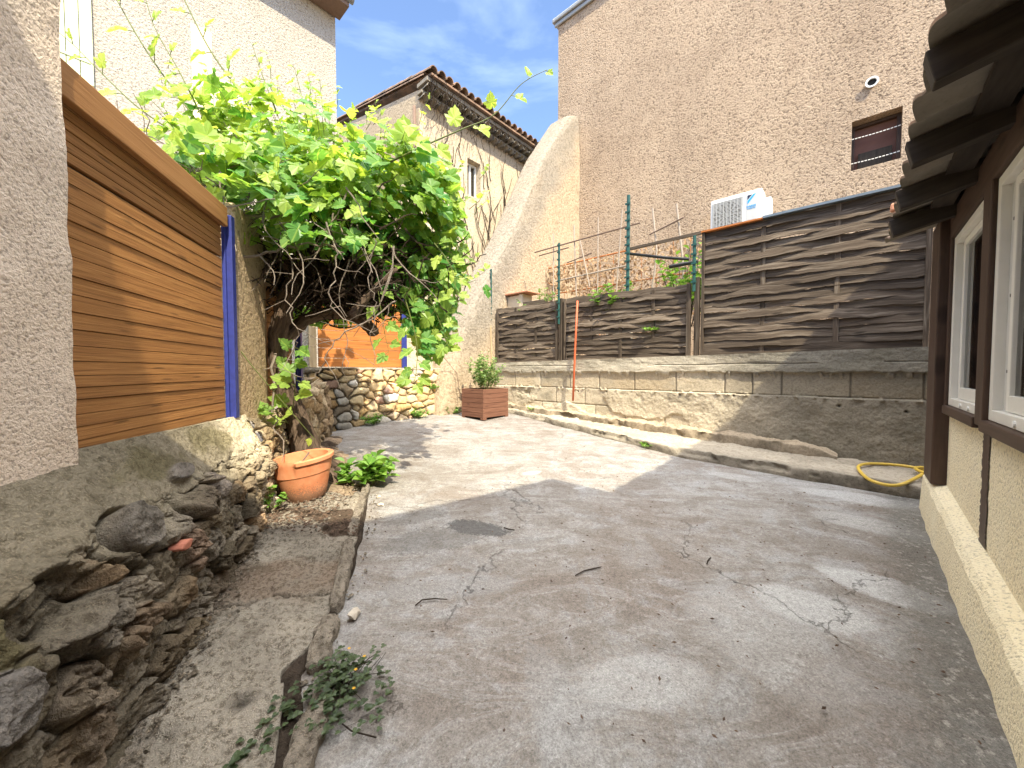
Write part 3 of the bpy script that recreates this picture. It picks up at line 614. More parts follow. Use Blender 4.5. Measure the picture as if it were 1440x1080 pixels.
# ================================================================== HOUSES
def wall_rect(mb, o, u, v, n, w, h, holes, depth, th):
    """front face of w x h at o with rectangular holes (u0,u1,v0,v1), reveals of the given depth, closed box behind"""
    us = sorted({0, w, *[x for q in holes for x in q[:2]]}); vs = sorted({0, h, *[x for q in holes for x in q[2:]]})
    o = Vector(o)
    def q4(a, b, c_, d): mb.add([a, b, c_, d], [(0, 1, 2, 3)])
    for i in range(len(us)-1):
        for j in range(len(vs)-1):
            cu = (us[i]+us[i+1])/2; cv = (vs[j]+vs[j+1])/2
            if any(a < cu < b and c_ < cv < d for a, b, c_, d in holes): continue
            q4(o+u*us[i]+v*vs[j], o+u*us[i+1]+v*vs[j], o+u*us[i+1]+v*vs[j+1], o+u*us[i]+v*vs[j+1])
    for a, b, c_, d in holes:
        p = [o+u*a+v*c_, o+u*b+v*c_, o+u*b+v*d, o+u*a+v*d]; k = -n*depth
        for i in range(4): q4(p[i], p[(i+1) % 4], p[(i+1) % 4]+k, p[i]+k)
    k = -n*th; p = [o, o+u*w, o+u*w+v*h, o+v*h]
    for i in range(4): q4(p[i]+k, p[(i+1) % 4]+k, p[(i+1) % 4], p[i])
    q4(p[3]+k, p[2]+k, p[1]+k, p[0]+k)

def barrel_row(mb, o, along, up, nrm, count, pitch, r, length, th=.015, seg=9):
    """half round tiles laid with their axis along `up`, humps towards nrm"""
    for i in range(count):
        c0 = Vector(o)+along*(pitch*(i+.5)); rr_ = r*(.95+.1*random.random()); jit = up*(.03*(random.random()-.5)); vs = []
        for e_, L in ((0, 0), (1, length)):
            for s_, rad in ((0, rr_), (1, rr_-th)):
                for j in range(seg):
                    a = math.pi*j/(seg-1); vs.append(c0+jit+up*L*(1 if e_ else 1)+along*(math.cos(a)*rad*(1-.12*e_))+nrm*(math.sin(a)*rad*(1-.12*e_)))
        f = []
        A0, B0, A1, B1 = 0, seg, 2*seg, 3*seg
        for j in range(seg-1):
            f += [(A0+j, A0+j+1, A1+j+1, A1+j), (B0+j+1, B0+j, B1+j, B1+j+1), (A0+j+1, A0+j, B0+j, B0+j+1), (A1+j, A1+j+1, B1+j+1, B1+j)]
        mb.add(vs, f)

# house on the left, behind the fence
lh = thing('house', 'cream stucco house with pale green shutters rising behind the board fence on the left', 'house', W(-8.5, 0, -1.2))
mb = MB(); wall_rect(mb, W(-7, -4.0, -1.3), NV, ZV, MV, 7.03, 7.65, [], .2, 3.5); obj('wall', mb, M['stucco_left'], lh)
def shutter(parent, n0, n1, z0, z1, m):
    s = MB(); k = 5
    for i in range(k): s.box(W(m, n0+(n1-n0)*i/k, z0), MV*.035, NV*((n1-n0)/k-.006), ZV*(z1-z0))
    o = obj('shutter', s, M['shutter'], parent, bevel=.004)
    for zz in (z0+.25, z1-.3):
        h_ = MB(); h_.box(W(m+.036, n0+.01, zz), MV*.01, NV*((n1-n0)-.04), ZV*.03); obj('hinge', h_, M['shutter'], o)
shutter(lh, -.46, .09, 3.46, 5.0, -6.995)
shutter(lh, 1.26, 1.62, 3.30, 4.25, -6.995)
mb = MB(); mb.box(W(-6.999, 1.02, 2.9), MV*.012, NV*.235, ZV*1.95); obj('filled_opening', mb, M['blocked'], lh)
mb = MB(); mb.prism([W(-10.6, -4, 6.95), W(-10.6, 3.12, 6.95), W(-6.62, 3.12, 6.36), W(-6.62, -4, 6.36)], ZV*.10)
rf = obj('roof', mb, M['tile'], lh)
mb = MB(); mb.tube([W(-6.58, -4, 6.36), W(-6.58, 3.16, 6.36)], .06, 10); obj('gutter', mb, M['grey_metal'], rf, smooth=True)
mb = MB(); mb.box(W(-6.98, -4, 6.24), MV*.38, NV*7.1, ZV*.08); obj('eave_board', mb, M['cane_dark'], rf)

# house in the middle with barrel tiles
mh = thing('house', 'weathered sand coloured house with barrel tile eaves and dead creeper, behind the vine', 'house', W(-8.5, 6.5, -1.2))
mb = MB(); wall_rect(mb, W(-7, 4.78, -1.3), NV, ZV, MV, 5.2, 7.25, [(1.33, 1.76, 5.52, 6.38)], .22, .4)
# gable side
mb.prism([W(-7.001, 4.781, -1.3), W(-11.5, 4.781, -1.3), W(-11.5, 4.781, 6.95), W(-7.001, 4.781, 5.95)], NV*.35); obj('wall', mb, M['stucco_mid'], mh)
fr_ = MB(); n0, n1, z0, z1 = 6.115, 6.535, 4.225, 5.075; m_ = -7.21
for a in ((n0, n0+.045, z0, z1), (n1-.045, n1, z0, z1), (n0+.045, n1-.045, z0, z0+.05), (n0+.045, n1-.045, z1-.05, z1), (n0+.19, n0+.25, z0+.05, z1-.05)):
    fr_.box(W(m_, a[0], a[2]), MV*.05, NV*(a[1]-a[0]), ZV*(a[3]-a[2]))
wi = obj('window', fr_, M['white_paint'], mh, bevel=.004)
p_ = MB(); p_.box(W(m_+.012, n0+.04, z0+.04), MV*.008, NV*(n1-n0-.08), ZV*(z1-z0-.08)); obj('pane', p_, M['glass'], wi)
p_ = MB(); p_.box(W(-7.39, n0-.1, z0-.1), MV*.02, NV*.6, ZV*1.1); obj('backing', p_, M['dark'], wi)
mb = MB()
up = (MV*-1+ZV*.22).normalized(); nr_ = (ZV+MV*.22).normalized()
for k in range(9): barrel_row(mb, W(-6.52, 4.70, 6.10)+up*(.38*k), NV, up, nr_, 25, .205, .098, .46)
mb.prism([W(-11.4, 4.775, 7.03), W(-6.55, 4.775, 6.03), W(-6.55, 4.775, 6.07), W(-11.4, 4.775, 7.07)], NV*5.05)
rf = obj('roof', mb, M['tile'], mh)
mb = MB()
for k, (mo, zo) in enumerate(((-6.80, 5.72), (-6.66, 5.86))): barrel_row(mb, W(mo, 4.72, zo), NV, MV*-1, ZV, 25, .205, .085, .22)
mb.box(W(-7.0, 4.72, 5.80), MV*.16, NV*5.1, ZV*.055); mb.box(W(-7.0, 4.72, 5.945), MV*.36, NV*5.1, ZV*.075)
obj('eave_course', mb, M['tile_under'], rf)
mb = MB(); barrel_row(mb, W(-6.75, 4.86, 6.09), NV*-1, up, nr_, 1, .16, .075, 4.6); obj('verge_tiles', mb, M['tile'], rf)
mb = MB(); mb.tube([W(-7.08, 4.70, 5.6), W(-7.06, 4.69, 4.4), W(-7.07, 4.70, 2.0)], .035, 8); obj('downpipe', mb, M['cane_dark'], mh, smooth=True)

cr_ = MB(); rc = random.Random(23)
for i in range(70):
    n = 4.85+rc.random()*3.3; z = 1.2+rc.random()*2.0 if i % 2 else 3.0+rc.random()*1.9; pts = []; dn = rc.uniform(-.6, .6)
    for k in range(rc.randint(8, 20)):
        if 6.05 < n < 6.6 and 4.15 < z < 5.15: break
        pts.append(W(-6.985+.012*rc.random(), n, min(z, 5.68))); z += .10*(.6+.5*rc.random()); dn += rc.uniform(-.35, .35); dn *= .9; n += .07*dn
        if z > 5.7: break
    if len(pts) > 2: cr_.tube(pts, [.009*(1-.7*q/len(pts))+.0025 for q in range(len(pts))], 4)
for i in range(60):
    n = 4.8+rc.random()**1.6*2.4; z = 5.95+.1*rc.random(); m = -6.5-.22*rc.random(); pts = []
    for k in range(rc.randint(4, 9)): pts.append(W(m, n, z)); z -= .06+.06*rc.random(); n += rc.uniform(-.05, .05); m += rc.uniform(-.04, .02)
    cr_.tube(pts, [.006]*len(pts), 4)
tag(obj('climbing_plant', cr_, M['twig_dark'], base=W(-6.98, 5.5, 1.2)), 'leafless dead creeper stems on the sand coloured house wall', 'plant')

# big house on the right with rough stucco
bh = thing('house', 'tall rough stucco house wall with one small brown window, behind the woven fence', 'house', W(-1.5, 8, -1.2))
mb = MB(); wall_rect(mb, W(-5.5, 7.7, -1.3), MV, ZV, NV*-1, 9.5, 9.62, [(5.355, 5.885, 4.285, 5.005)], .26, 5.0); obj('wall', mb, M['stucco_big'], bh)
mb = MB(); mb.box(W(-5.62, 7.60, 8.325), MV*9.7, NV*.4, ZV*.09); mb.box(W(-5.58, 7.64, 8.23), MV*9.6, NV*.055, ZV*.09); obj('roof_edge', mb, M['grey_metal'], bh, bevel=.02)
wn = MB(); m0, m1, z0, z1 = -.15, .39, 2.98, 3.71; nb_ = 7.93
for a in ((m0, m0+.035, z0, z1), (m1-.05, m1, z0, z1), (m0+.035, m1-.05, z1-.05, z1), (m0+.035, m1-.05, z0, z0+.03)):
    wn.box(W(a[0], nb_-.06, a[2]), MV*(a[1]-a[0]), NV*.06, ZV*(a[3]-a[2]))
wi = obj('window', wn, M['wood_dark'], bh, bevel=.004)
mb = MB(); mb.box(W(m0+.03, nb_, z0), MV*.5, NV*.02, ZV*.75); obj('blind', mb, M['curtain'], wi)
mb = MB(); mb.box(W(m0+.08, nb_-.05, z0+.03), MV*.37, NV*.045, ZV*.27); obj('lower_sash', mb, M['wood_rafter'], wi, bevel=.004)
for zz in (3.47, 3.11):
    s_ = MB()
    for i in range(14): s_.tube([W(-.145+.53*i/14, 7.755, zz-.01*math.sin(i/14*3)), W(-.145+.53*(i+.72)/14, 7.755, zz-.01*math.sin((i+.7)/14*3))], .007, 5)
    obj('cord', s_, M['wire'], wi)
s_ = MB(); k = 20
ring = []
for rad, yy_ in ((.075, 7.66), (.052, 7.66), (.052, 7.80), (.075, 7.72)):
    ring.append([W(.06, yy_, 4.17)+MV*(math.cos(2*math.pi*i/k)*rad)+ZV*(math.sin(2*math.pi*i/k)*rad) for i in range(k)])
for j in range(3): s_.add(ring[j]+ring[j+1], [(i, (i+1) % k, k+(i+1) % k, k+i) for i in range(k)])
vp = obj('vent_pipe', s_, M['ac_white'], bh, smooth=False)
s_ = MB(); s_.prism([W(.06, 7.695, 4.17)+MV*(math.cos(2*math.pi*i/k)*.056)+ZV*(math.sin(2*math.pi*i/k)*.056) for i in range(k)], NV*-.004); obj('vent_hole', s_, M['dark'], vp)

# raking buttress
prof = [(7.69, 5.92), (7.40, 5.86), (7.20, 5.60), (6.9, 5.20), (6.39, 4.50), (5.9, 3.6), (5.41, 2.72), (4.95, 2.0), (4.49, 1.32), (4.2, .75), (3.93, .14), (3.80, -.2), (3.70, -.5), (3.64, -.95)]
ps = np.array(prof); sarc = np.r_[0, np.cumsum(np.hypot(*np.diff(ps, axis=0).T))]; ss = np.linspace(0, sarc[-1], 170); Pn = np.interp(ss, sarc, ps[:, 0]); Pz = np.interp(ss, sarc, ps[:, 1])
ker = np.ones(9)/9; Pn = np.convolve(np.pad(Pn, 4, 'edge'), ker, 'valid'); Pz = np.convolve(np.pad(Pz, 4, 'edge'), ker, 'valid')
tx = np.gradient(Pn); tz = np.gradient(Pz); ln = np.hypot(tx, tz); nnx = tz/ln; nnz = -tx/ln     # outward: towards -n and up
sg = np.where(nnz < 0, -1, 1); nnx *= sg; nnz *= sg
cross = [(-5.52, -1.6), (-5.52, -.5), (-5.51, -.10), (-5.48, -.03), (-5.42, 0), (-5.2, .005), (-5.02, -.01), (-4.93, -.05), (-4.90, -.14), (-4.89, -.45), (-4.88, -.9), (-4.875, -1.7), (-4.87, -2.6), (-4.87, -3.6), (-4.87, -5), (-4.87, -7)]
cu = np.array(cross); ca = np.r_[0, np.cumsum(np.hypot(*np.diff(np.c_[cu[:, 0], np.maximum(cu[:, 1], -1.2)], axis=0).T))]; cq = np.linspace(0, len(cross)-1, 90)
cm = np.interp(cq, range(len(cross)), cu[:, 0]); cd = np.interp(cq, range(len(cross)), cu[:, 1])
Mg = np.repeat(cm[None], 170, 0); D = np.repeat(cd[None], 170, 0)
# depth below the raking face is taken straight down on the flanks, but along the normal near the edge
Ng = Pn[:, None]+np.where(D > -.5, -nnx[:, None]*(-D)*.5, -nnx[:, None]*.25); Ng = np.minimum(np.maximum(Ng, 3.64), 7.72); Zg = np.maximum(Pz[:, None]+D, -1.05)
lump = .018*fbm(Ng*2.5, Zg*2.5, 701, 4)+.006*fbm(Ng*12, Zg*12+Mg*9, 702, 3)
Mg = Mg+lump*np.where(D < -.1, np.where(Mg > -5.2, 1, -1), 0); Zg = Zg+lump*(D > -.2)
gw = sst(-1.25, -.25, D+.45*fbm(Ng*1.5, Zg*1.5, 703, 4))*sst(-.3, .9, Zg); c = np.ones(Mg.shape+(3,))*np.array([.50, .39, .275]); c = c*(1-gw[..., None])+np.array([.34, .295, .24])*gw[..., None]
blot = sst(.15, .5, fbm(Ng*1.2, Zg*1.2, 704, 5))[..., None]; c = c*(1-.35*blot)+np.array([.42, .34, .25])*.35*blot
P = np.stack([Mg*MV.x+Ng*NV.x, Mg*MV.y+Ng*NV.y, Zg], -1)
tag(obj('buttress', mesh_from(P, c, flip=True), M['butt'], smooth=True), 'raking rendered buttress with a grey weathered back, propping the tall stucco house', 'buttress')

# conifer glimpsed in the gap between the left and the middle house
ct = thing('conifer_tree', 'dark conifer top showing in the gap beside the left house', 'tree', W(-11.5, 4.4, -1.2))
mb = MB(); mb.tube([W(-11.5, 4.4, -1.2), W(-11.5, 4.4, 6), W(-11.5, 4.4, 9.2)], [.16, .1, .02], 7); obj('trunk', mb, M['bark'], ct)
mb = MB(); rc = random.Random(31)
for i in range(2600):
    z = 2+rc.random()*7.2; r_ = (9.4-z)*.17*rc.random()**.5; a = rc.random()*6.283; p = W(-11.5, 4.4, z)+Vector((math.cos(a)*r_, math.sin(a)*r_, -.25*r_)); d = Vector((math.cos(a), math.sin(a), -.3+.4*rc.random()))*.14; s_ = Vector((-d.y, d.x, .05*rc.random()))*.3
    mb.add([p, p+d*.6+s_, p+d*1.4, p+d*.6-s_], [(0, 1, 2, 3)], [(.1, 0, rc.random())]*4)
obj('crown', mb, M['conifer'], ct)

# house behind the photographer: its roof line throws the shade across the yard
hb = thing('house', 'rendered house behind the viewpoint whose roof shades the near half of the yard', 'house', (0, -3, -1.2))
pts = [(2.526, -.347), (1.942, .072), (.656, -.797), (-.194, -.963), (-.476, -.605), (-.60, -.75), (-.70, -4.5), (4.5, -4.5), (4.5, -1.3)]
mb = MB(); mb.prism([Vector((x, y, -1.35)) for x, y in pts], ZV*4.55); obj('wall', mb, M['stucco_back'], hb)
mb = MB(); mb.prism([W(2.45, 1.46, -1.35), W(2.45, 4.72, -1.35), W(5.2, 4.72, -1.35), W(5.2, 1.46, -1.35)], ZV*4.40); obj('side_wing', mb, M['stucco_back'], hb)
edge_ = []
for k in range(13):
    for q in range(9):
        a = math.pi*q/8; edge_.append(W(2.01-.115*math.sin(a)**.6, 1.445+.255*(k+.5-.5*math.cos(a)), 3.09))
mb = MB(); mb.prism(edge_+[W(5.3, 4.76, 3.09), W(5.3, 1.445, 3.09)], ZV*.10); obj('roof', mb, M['tile'], hb)

# ================================================================== BLOCK WALL AND WOVEN FENCE
nu, nv = 900, 200
Mg, Zg = np.meshgrid(np.linspace(-5.0, .78, nu), np.linspace(-1.02, 0, nv), indexing='ij')
ztop = .135+.0135*(Mg+4.84); V = (Zg+1.02)/1.02; Zg = -1.02+V*(ztop+1.02)
lip = -.018+.012*fbm(Mg*5, Mg*0, 801, 4)+.010*fbm(Mg*24, Mg*0, 802, 3)
cope = sst(-.006, .006, Zg-lip)
h = cope*(.030+.012*fbm(Mg*2, Zg*9, 803, 5)+.004*fbm(Mg*20, Zg*30, 804, 4))
crk = np.abs(Zg-(.075+.01*fbm(Mg*2, Mg*0, 805, 5))); h -= cope*.012*np.exp(-(crk/.004)**2)*(vn(Mg*3, Mg*0, 6) > .3)
drip = sst(.15, .55, fbm(Mg*26, Zg*5, 806, 3)+.55*fbm(Mg*2.2, Mg*0, 807, 3)+.1)*sst(-.085, -.02, Zg)*(1-cope); h += .030*drip
crumbs = sst(.25, .5, fbm(Mg*22, Zg*22, 808, 3))*np.exp(-((Zg+.268)/.022)**2); h += .022*crumbs
j1 = [-4.80, -4.36, -3.81, -3.24, -2.74, -2.21, -1.67, -1.125, -.85, -.584, -.042, .44]; g1 = np.zeros_like(Mg); blk = np.zeros(Mg.shape, int)
for k, q in enumerate(j1): g1 = np.maximum(g1, np.exp(-((Mg-q)/.007)**2)); blk += (Mg > q)
row1 = (Zg < lip)*(Zg > -.262)
j2 = [-4.6, -4.05, -3.5, -2.98, -2.55, -2.04, -1.62, -1.3]; j3 = [-4.75, -4.3, -3.78, -3.3, -2.8, -2.33, -1.8]
g2 = np.zeros_like(Mg); g3 = np.zeros_like(Mg); b2 = np.zeros(Mg.shape, int)+20; b3 = np.zeros(Mg.shape, int)+40
for q in j2: g2 = np.maximum(g2, np.exp(-((Mg-q)/.008)**2)); b2 += (Mg > q)
for q in j3: g3 = np.maximum(g3, np.exp(-((Mg-q)/.008)**2)); b3 += (Mg > q)
row2 = (Zg <= -.262)*(Zg > -.50); row3 = Zg <= -.50
patch = sst(-.05, .16, fbm(Mg*1.7, Zg*2.6, 811, 5)+1.3*sst(-1.7, -1.15, Mg)-.12+.5*np.exp(-((Mg+3.25)/.25)**2)*sst(-.3, -.5, Zg))
hb1 = np.exp(-((Zg+.262)/.006)**2); hb2 = np.exp(-((Zg+.50)/.008)**2)*(1-patch)
rough = fbm(Mg*6, Zg*6, 812, 5)*.014+fbm(Mg*30, Zg*30, 813, 3)*.005
h += -.016*g1*row1*(1-drip)-.018*hb1*(.4+.6*vn(Mg*4, Mg*0, 9))+.003*fbm(Mg*30, Zg*30, 814, 3)*row1
low = row2+row3; h += low*(patch*(.018+rough)+(1-patch)*(.004*fbm(Mg*20, Zg*20, 815, 4)-.012*(g2*row2+g3*row3)))-.012*hb2
holes = 0
for q, zz in ((-2.62, -.30), (-1.03, -.285), (-.12, -.345), (.335, -.37), (-3.1, -.31), (-1.62, -.30)): holes = np.maximum(holes, np.exp(-(((Mg-q)**2+(Zg-zz)**2)/.012**2)))
h -= .035*holes
r = np.random.default_rng(820); tone = .82+.34*r.random(80); bid = np.where(row1 > 0, blk, np.where(row2 > 0, b2, b3)); c = np.ones(Mg.shape+(3,))*np.array([.50, .43, .325])*tone[bid][..., None]
ora = sst(.02, .35, fbm(Mg*1.6, Zg*3, 821, 5))[..., None]*row1[..., None]; c = c*(1-.28*ora)+np.array([.52, .38, .22])*.28*ora
lc = np.array([.575, .50, .385])*(1+.16*fbm(Mg*5, Zg*5, 822, 5))[..., None]; lc = lc*(.85+.3*(tone[bid]-.82)/.34*(1-patch))[..., None]; c = c*(1-low[..., None])+lc*low[..., None]
cc = np.array([.47, .425, .345])*(1+.25*fbm(Mg*3, Zg*10, 823, 5))[..., None]; c = c*(1-cope[..., None])+cc*cope[..., None]
c = c*(1-drip[..., None])+np.array([.52, .47, .39])*drip[..., None]
gro = np.clip(g1*row1+g2*row2*(1-patch)+g3*row3*(1-patch)+.7*hb1*row1+hb2, 0, 1)[..., None]; c = c*(1-.40*gro)
old = (sst(-1.35, -.5, Mg+.5*fbm(Mg*1.5, Zg*2, 824, 5))*.85)[..., None]; c = c*(1-old)+c*np.array([.42, .43, .435])*old  # right end greyed: weathering, plus wall shade put into the colour
alg = sst(.12, .42, fbm(Mg*2.5, Zg*3.5, 825, 6)+.25*sst(-.9, .2, Mg)-.12)[..., None]; c = c*(1-.45*alg)+np.array([.16, .145, .11])*.45*alg
c = c*(1-.8*holes[..., None])
base_out = .07*sst(-.45, -1.0, Zg)
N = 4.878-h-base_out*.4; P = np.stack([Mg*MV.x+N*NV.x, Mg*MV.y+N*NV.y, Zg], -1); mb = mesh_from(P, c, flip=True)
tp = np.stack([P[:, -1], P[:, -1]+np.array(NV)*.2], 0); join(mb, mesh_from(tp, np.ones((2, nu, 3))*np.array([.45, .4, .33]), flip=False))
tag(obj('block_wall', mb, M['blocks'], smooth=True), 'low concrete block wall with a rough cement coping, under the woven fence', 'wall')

def woven(label, m0, m1, z0, z1, rows, nb, ends, sag=.0, zslope=.0):
    root = thing('woven_fence', label, 'fence', W((m0+m1)/2, 4.93, z0), 'weathered woven fence panels on the block wall')
    rg = random.Random(int(m0*100)); bs = (m1-m0)/nb; hh = (z1-z0)/rows; mb = MB(); n0 = 4.925; nsg = 14*nb
    for r_ in range(rows):
        zc = z0+hh*(r_+.5); wd_ = hh*rg.uniform(1.0, 1.30); sd = rg.random()*60; tl = rg.uniform(.12, .34); b1 = rg.uniform(-1, 1)*.009; ph = rg.random()*6; amp = .0105*rg.uniform(.5, 1.5)*(1 if rg.random() < .85 else -1)
        tw = rg.uniform(-.16, .16); vs = []; gg = []
        brk = rg.random()
        for i in range(nsg+1):
            x = (m1-m0)*i/nsg; k = x/bs; o = amp*math.cos(math.pi*(k+r_)); zb = b1*math.sin(math.pi*i/nsg+ph)+.006*math.sin(k*5+ph*3)+rg.uniform(-.002, .002)
            edge = 1+.09*math.sin(k*7.3+sd)+.06*math.sin(k*23+sd)+rg.uniform(-.03, .03); t_ = tl+tw*math.cos(math.pi*k+ph)
            up = ZV*math.cos(t_)+NV*math.sin(t_)*(1 if r_ % 2 else .7); hw = wd_*.5*edge; zt_ = zslope*x
            p = W(m0+x, n0-o, zc+zb+zt_*(r_+1)/rows); nr = NV*math.cos(t_)-ZV*math.sin(t_)
            for s1, s2 in ((-1, -1), (1, -1), (1, 1), (-1, 1)): vs.append(p+up*(hw*s1)+nr*(.0045*s2)); gg.append((x+sd, sd+hw*(1+s1)+.01*s2, sd))
        f = [(0, 1, 2, 3)[::-1]]
        for i in range(nsg):
            a = i*4
            for j in range(4): f.append((a+j, a+(j+1) % 4, a+4+(j+1) % 4, a+4+j))
        f.append(tuple(nsg*4+j for j in range(4))); mb.add(vs, f, gg)
    obj('slat_panel', mb, M['wood_grey'], root)
    for k in range(1, nb):
        b = MB(); b.board(W(m0+k*bs-.022, n0-.007, z0), ZV*(z1-z0+zslope*k*bs-.01), MV*.044, NV*.014); obj('batten', b, M['wood_grey'], root, bevel=.002)
    for mm, wd in ends:
        b = MB(); b.board(W(mm, n0-.038, z0-.005), ZV*(z1-z0+.01+zslope*(mm-m0)), MV*wd, NV*.05); obj('frame_post', b, M['wood_grey'], root, bevel=.003)
    b = MB(); b.board(W(m0, n0-.034, z0-.012), MV*(m1-m0), ZV*.028, NV*.05, nseg=6); obj('bottom_rail', b, M['wood_grey'], root, bevel=.003)
    return root
woven('short low woven panel at the left end, beside the buttress', -4.84, -3.50, 0.145, 1.095, 13, 3, [(-4.83, .03), (-3.53, .035)])
woven('long low woven panel behind the orange pipe, in the middle of the row', -3.36, -1.53, .165, 1.10, 13, 4, [(-3.37, .03), (-1.565, .045)], zslope=-.025)
tall = woven('tall woven panel at the right end, next to the dark timber post', -1.40, .45, .195, 1.64, 18, 3, [(-1.40, .03), (.42, .035)])
b = MB(); b.board(W(-1.41, 4.875, 1.632), MV*.62, NV*.07, ZV*.018, nseg=4); o_ = obj('cap_strip', b, M['rust_orange'], tall); o_['label'] = 'short orange strip on the top edge'
b = MB(); b.board(W(-.79, 4.870, 1.636), MV*1.26, NV*.08, ZV*.024, nseg=4); o_ = obj('cap_strip', b, M['steel_strip'], tall); o_['label'] = 'grey metal strip on the top edge'
for mm, lb, zt in ((-3.46, 'grey timber post between the two low woven panels', 1.12), (-1.475, 'grey timber post between the long low panel and the tall woven panel', 1.12)):
    b = MB(); b.board(W(mm, 4.885, .13), ZV*(zt-.13), MV*.055, NV*.06); tag(obj('wooden_post', b, M['wood_grey'], bevel=.004), lb, 'post')
def gpost(label, m, n, z0, z1, r=.018, dm=0):
    mb = MB(); pts = [W(m+dm*k/5, n, z0+(z1-z0)*k/5) for k in range(6)]; mb.tube(pts, r, 8); k = z0+.1
    while k < z1-.03: mb.box(W(m-r*1.5+dm*(k-z0)/(z1-z0), n-r*1.3, k), MV*r*3, NV*r*.8, ZV*.022); k += .11
    return tag(obj('metal_post', mb, M['green_metal']), label, 'post', 'green coated metal fence posts')
gpost('thin green post in front of the buttress at the left end of the woven fence', -4.90, 4.83, .80, 1.82, .014)
gpost('green post rising between the two low woven panels', -3.445, 4.865, .72, 1.965, .017)
gpost('tallest green post, sticking up behind the long low woven panel', -2.365, 4.965, .95, 2.39, .024)
gpost('green post at the left edge of the tall woven panel', -1.475, 4.865, .95, 1.61, .020)
mb = MB(); mb.tube([W(-4.885, 4.80, .80), W(-4.87, 4.80, .2), W(-4.86, 4.80, -.05)], .013, 7); tag(obj('cane', mb, M['wood_pale']), 'pale cane standing behind the planter against the buttress', 'cane')
mb = MB(); mb.tube([W(-4.90, 4.79, 1.05), W(-4.94, 4.79, .6), W(-4.92, 4.79, .25), W(-4.87, 4.79, .12)], .005, 5); tag(obj('cable', mb, M['cane_dark']), 'thin dark cable hanging beside the pale cane', 'cable')
mb = MB(); mb.tube([W(-3.115, 4.77, -.45), W(-3.105, 4.79, .1), W(-3.10, 4.81, .5), W(-3.085, 4.83, 1.03)], .0155, 10); tag(obj('pipe', mb, M['orange_pipe'], smooth=True), 'slim orange pipe standing upright against the low woven panel', 'pipe')
mb = MB(); mb.tube([W(-5.50, 4.05, .50), W(-5.35, 3.72, .52), W(-4.98, 3.74, .3), W(-4.80, 3.95, -.05), W(-4.78, 4.0, -.45)], .005, 5); tag(obj('cable', mb, M['cane_dark']), 'thin cable curving down over the foot of the buttress', 'cable')

# garden trellis of rods
rods = [('upper long rod of the trellis, level and dark', [(-4.52, 5.6, 2.21), (-2.48, 5.6, 2.23)], .012, 'cane_dark'), ('second level rod just under the upper rod, short', [(-4.40, 5.58, 2.12), (-3.75, 5.58, 2.13)], .011, 'cane_dark'),
 ('lower long level rod of the trellis, grey', [(-4.03, 5.6, 1.60), (-2.66, 5.6, 1.63)], .012, 'cane'), ('leftmost upright cane, just left of a green post', [(-4.10, 5.62, .2), (-4.10, 5.62, 2.46)], .010, 'cane'),
 ('upright cane crossing the upper rod right of a green post', [(-3.56, 5.62, .2), (-3.67, 5.62, 2.5)], .012, 'cane'), ('leaning cane that stops at the upper rod', [(-3.33, 5.58, 1.4), (-3.52, 5.58, 2.2)], .010, 'cane'),
 ('thin upright cane in the middle of the trellis', [(-3.19, 5.6, .3), (-3.19, 5.6, 2.5)], .009, 'cane'), ('tilted cane just left of the tallest green post', [(-2.92, 5.6, .3), (-2.77, 5.6, 2.5)], .010, 'cane'),
 ('pale bent cane right of the tallest green post', [(-2.31, 5.55, .9), (-2.22, 5.55, 1.5), (-2.20, 5.55, 1.75), (-2.27, 5.55, 2.37)], .013, 'cane'), ('pale upright cane nearest the tall woven panel', [(-1.80, 5.55, .9), (-1.84, 5.55, 1.6), (-1.93, 5.55, 2.34)], .014, 'cane'),
 ('short slanting stick tied to the rightmost cane', [(-2.30, 5.52, 1.99), (-1.82, 5.52, 2.11)], .011, 'cane_dark'), ('short slanting stick low at the left of the trellis', [(-3.80, 5.6, 1.88), (-3.30, 5.6, 1.95)], .010, 'cane_dark')]
for lb, pts, rad, mt in rods:
    mb = MB(); mb.tube([W(*p) for p in pts], rad, 6); tag(obj('cane', mb, M[mt]), lb, 'cane', 'canes and rods of the garden trellis')
mb = MB(); mb.board(W(-2.42, 5.0, 1.66), MV*1.03, ZV*.035, NV*.03, nseg=4); tag(obj('rail', mb, M['wood_grey']), 'grey wooden rail from the tallest green post to the tall woven panel', 'rail')
mb = MB(); mb.tube([W(-2.38, 5.02, 1.62), W(-1.95, 5.1, 1.50), W(-1.62, 5.14, 1.42)], .02, 8); mb.tube([W(-1.85, 5.1, 1.36), W(-1.5, 5.1, 1.36)], .026, 8); tag(obj('lamp_arm', mb, M['black_arm']), 'black folding arm behind the long low woven panel', 'arm')
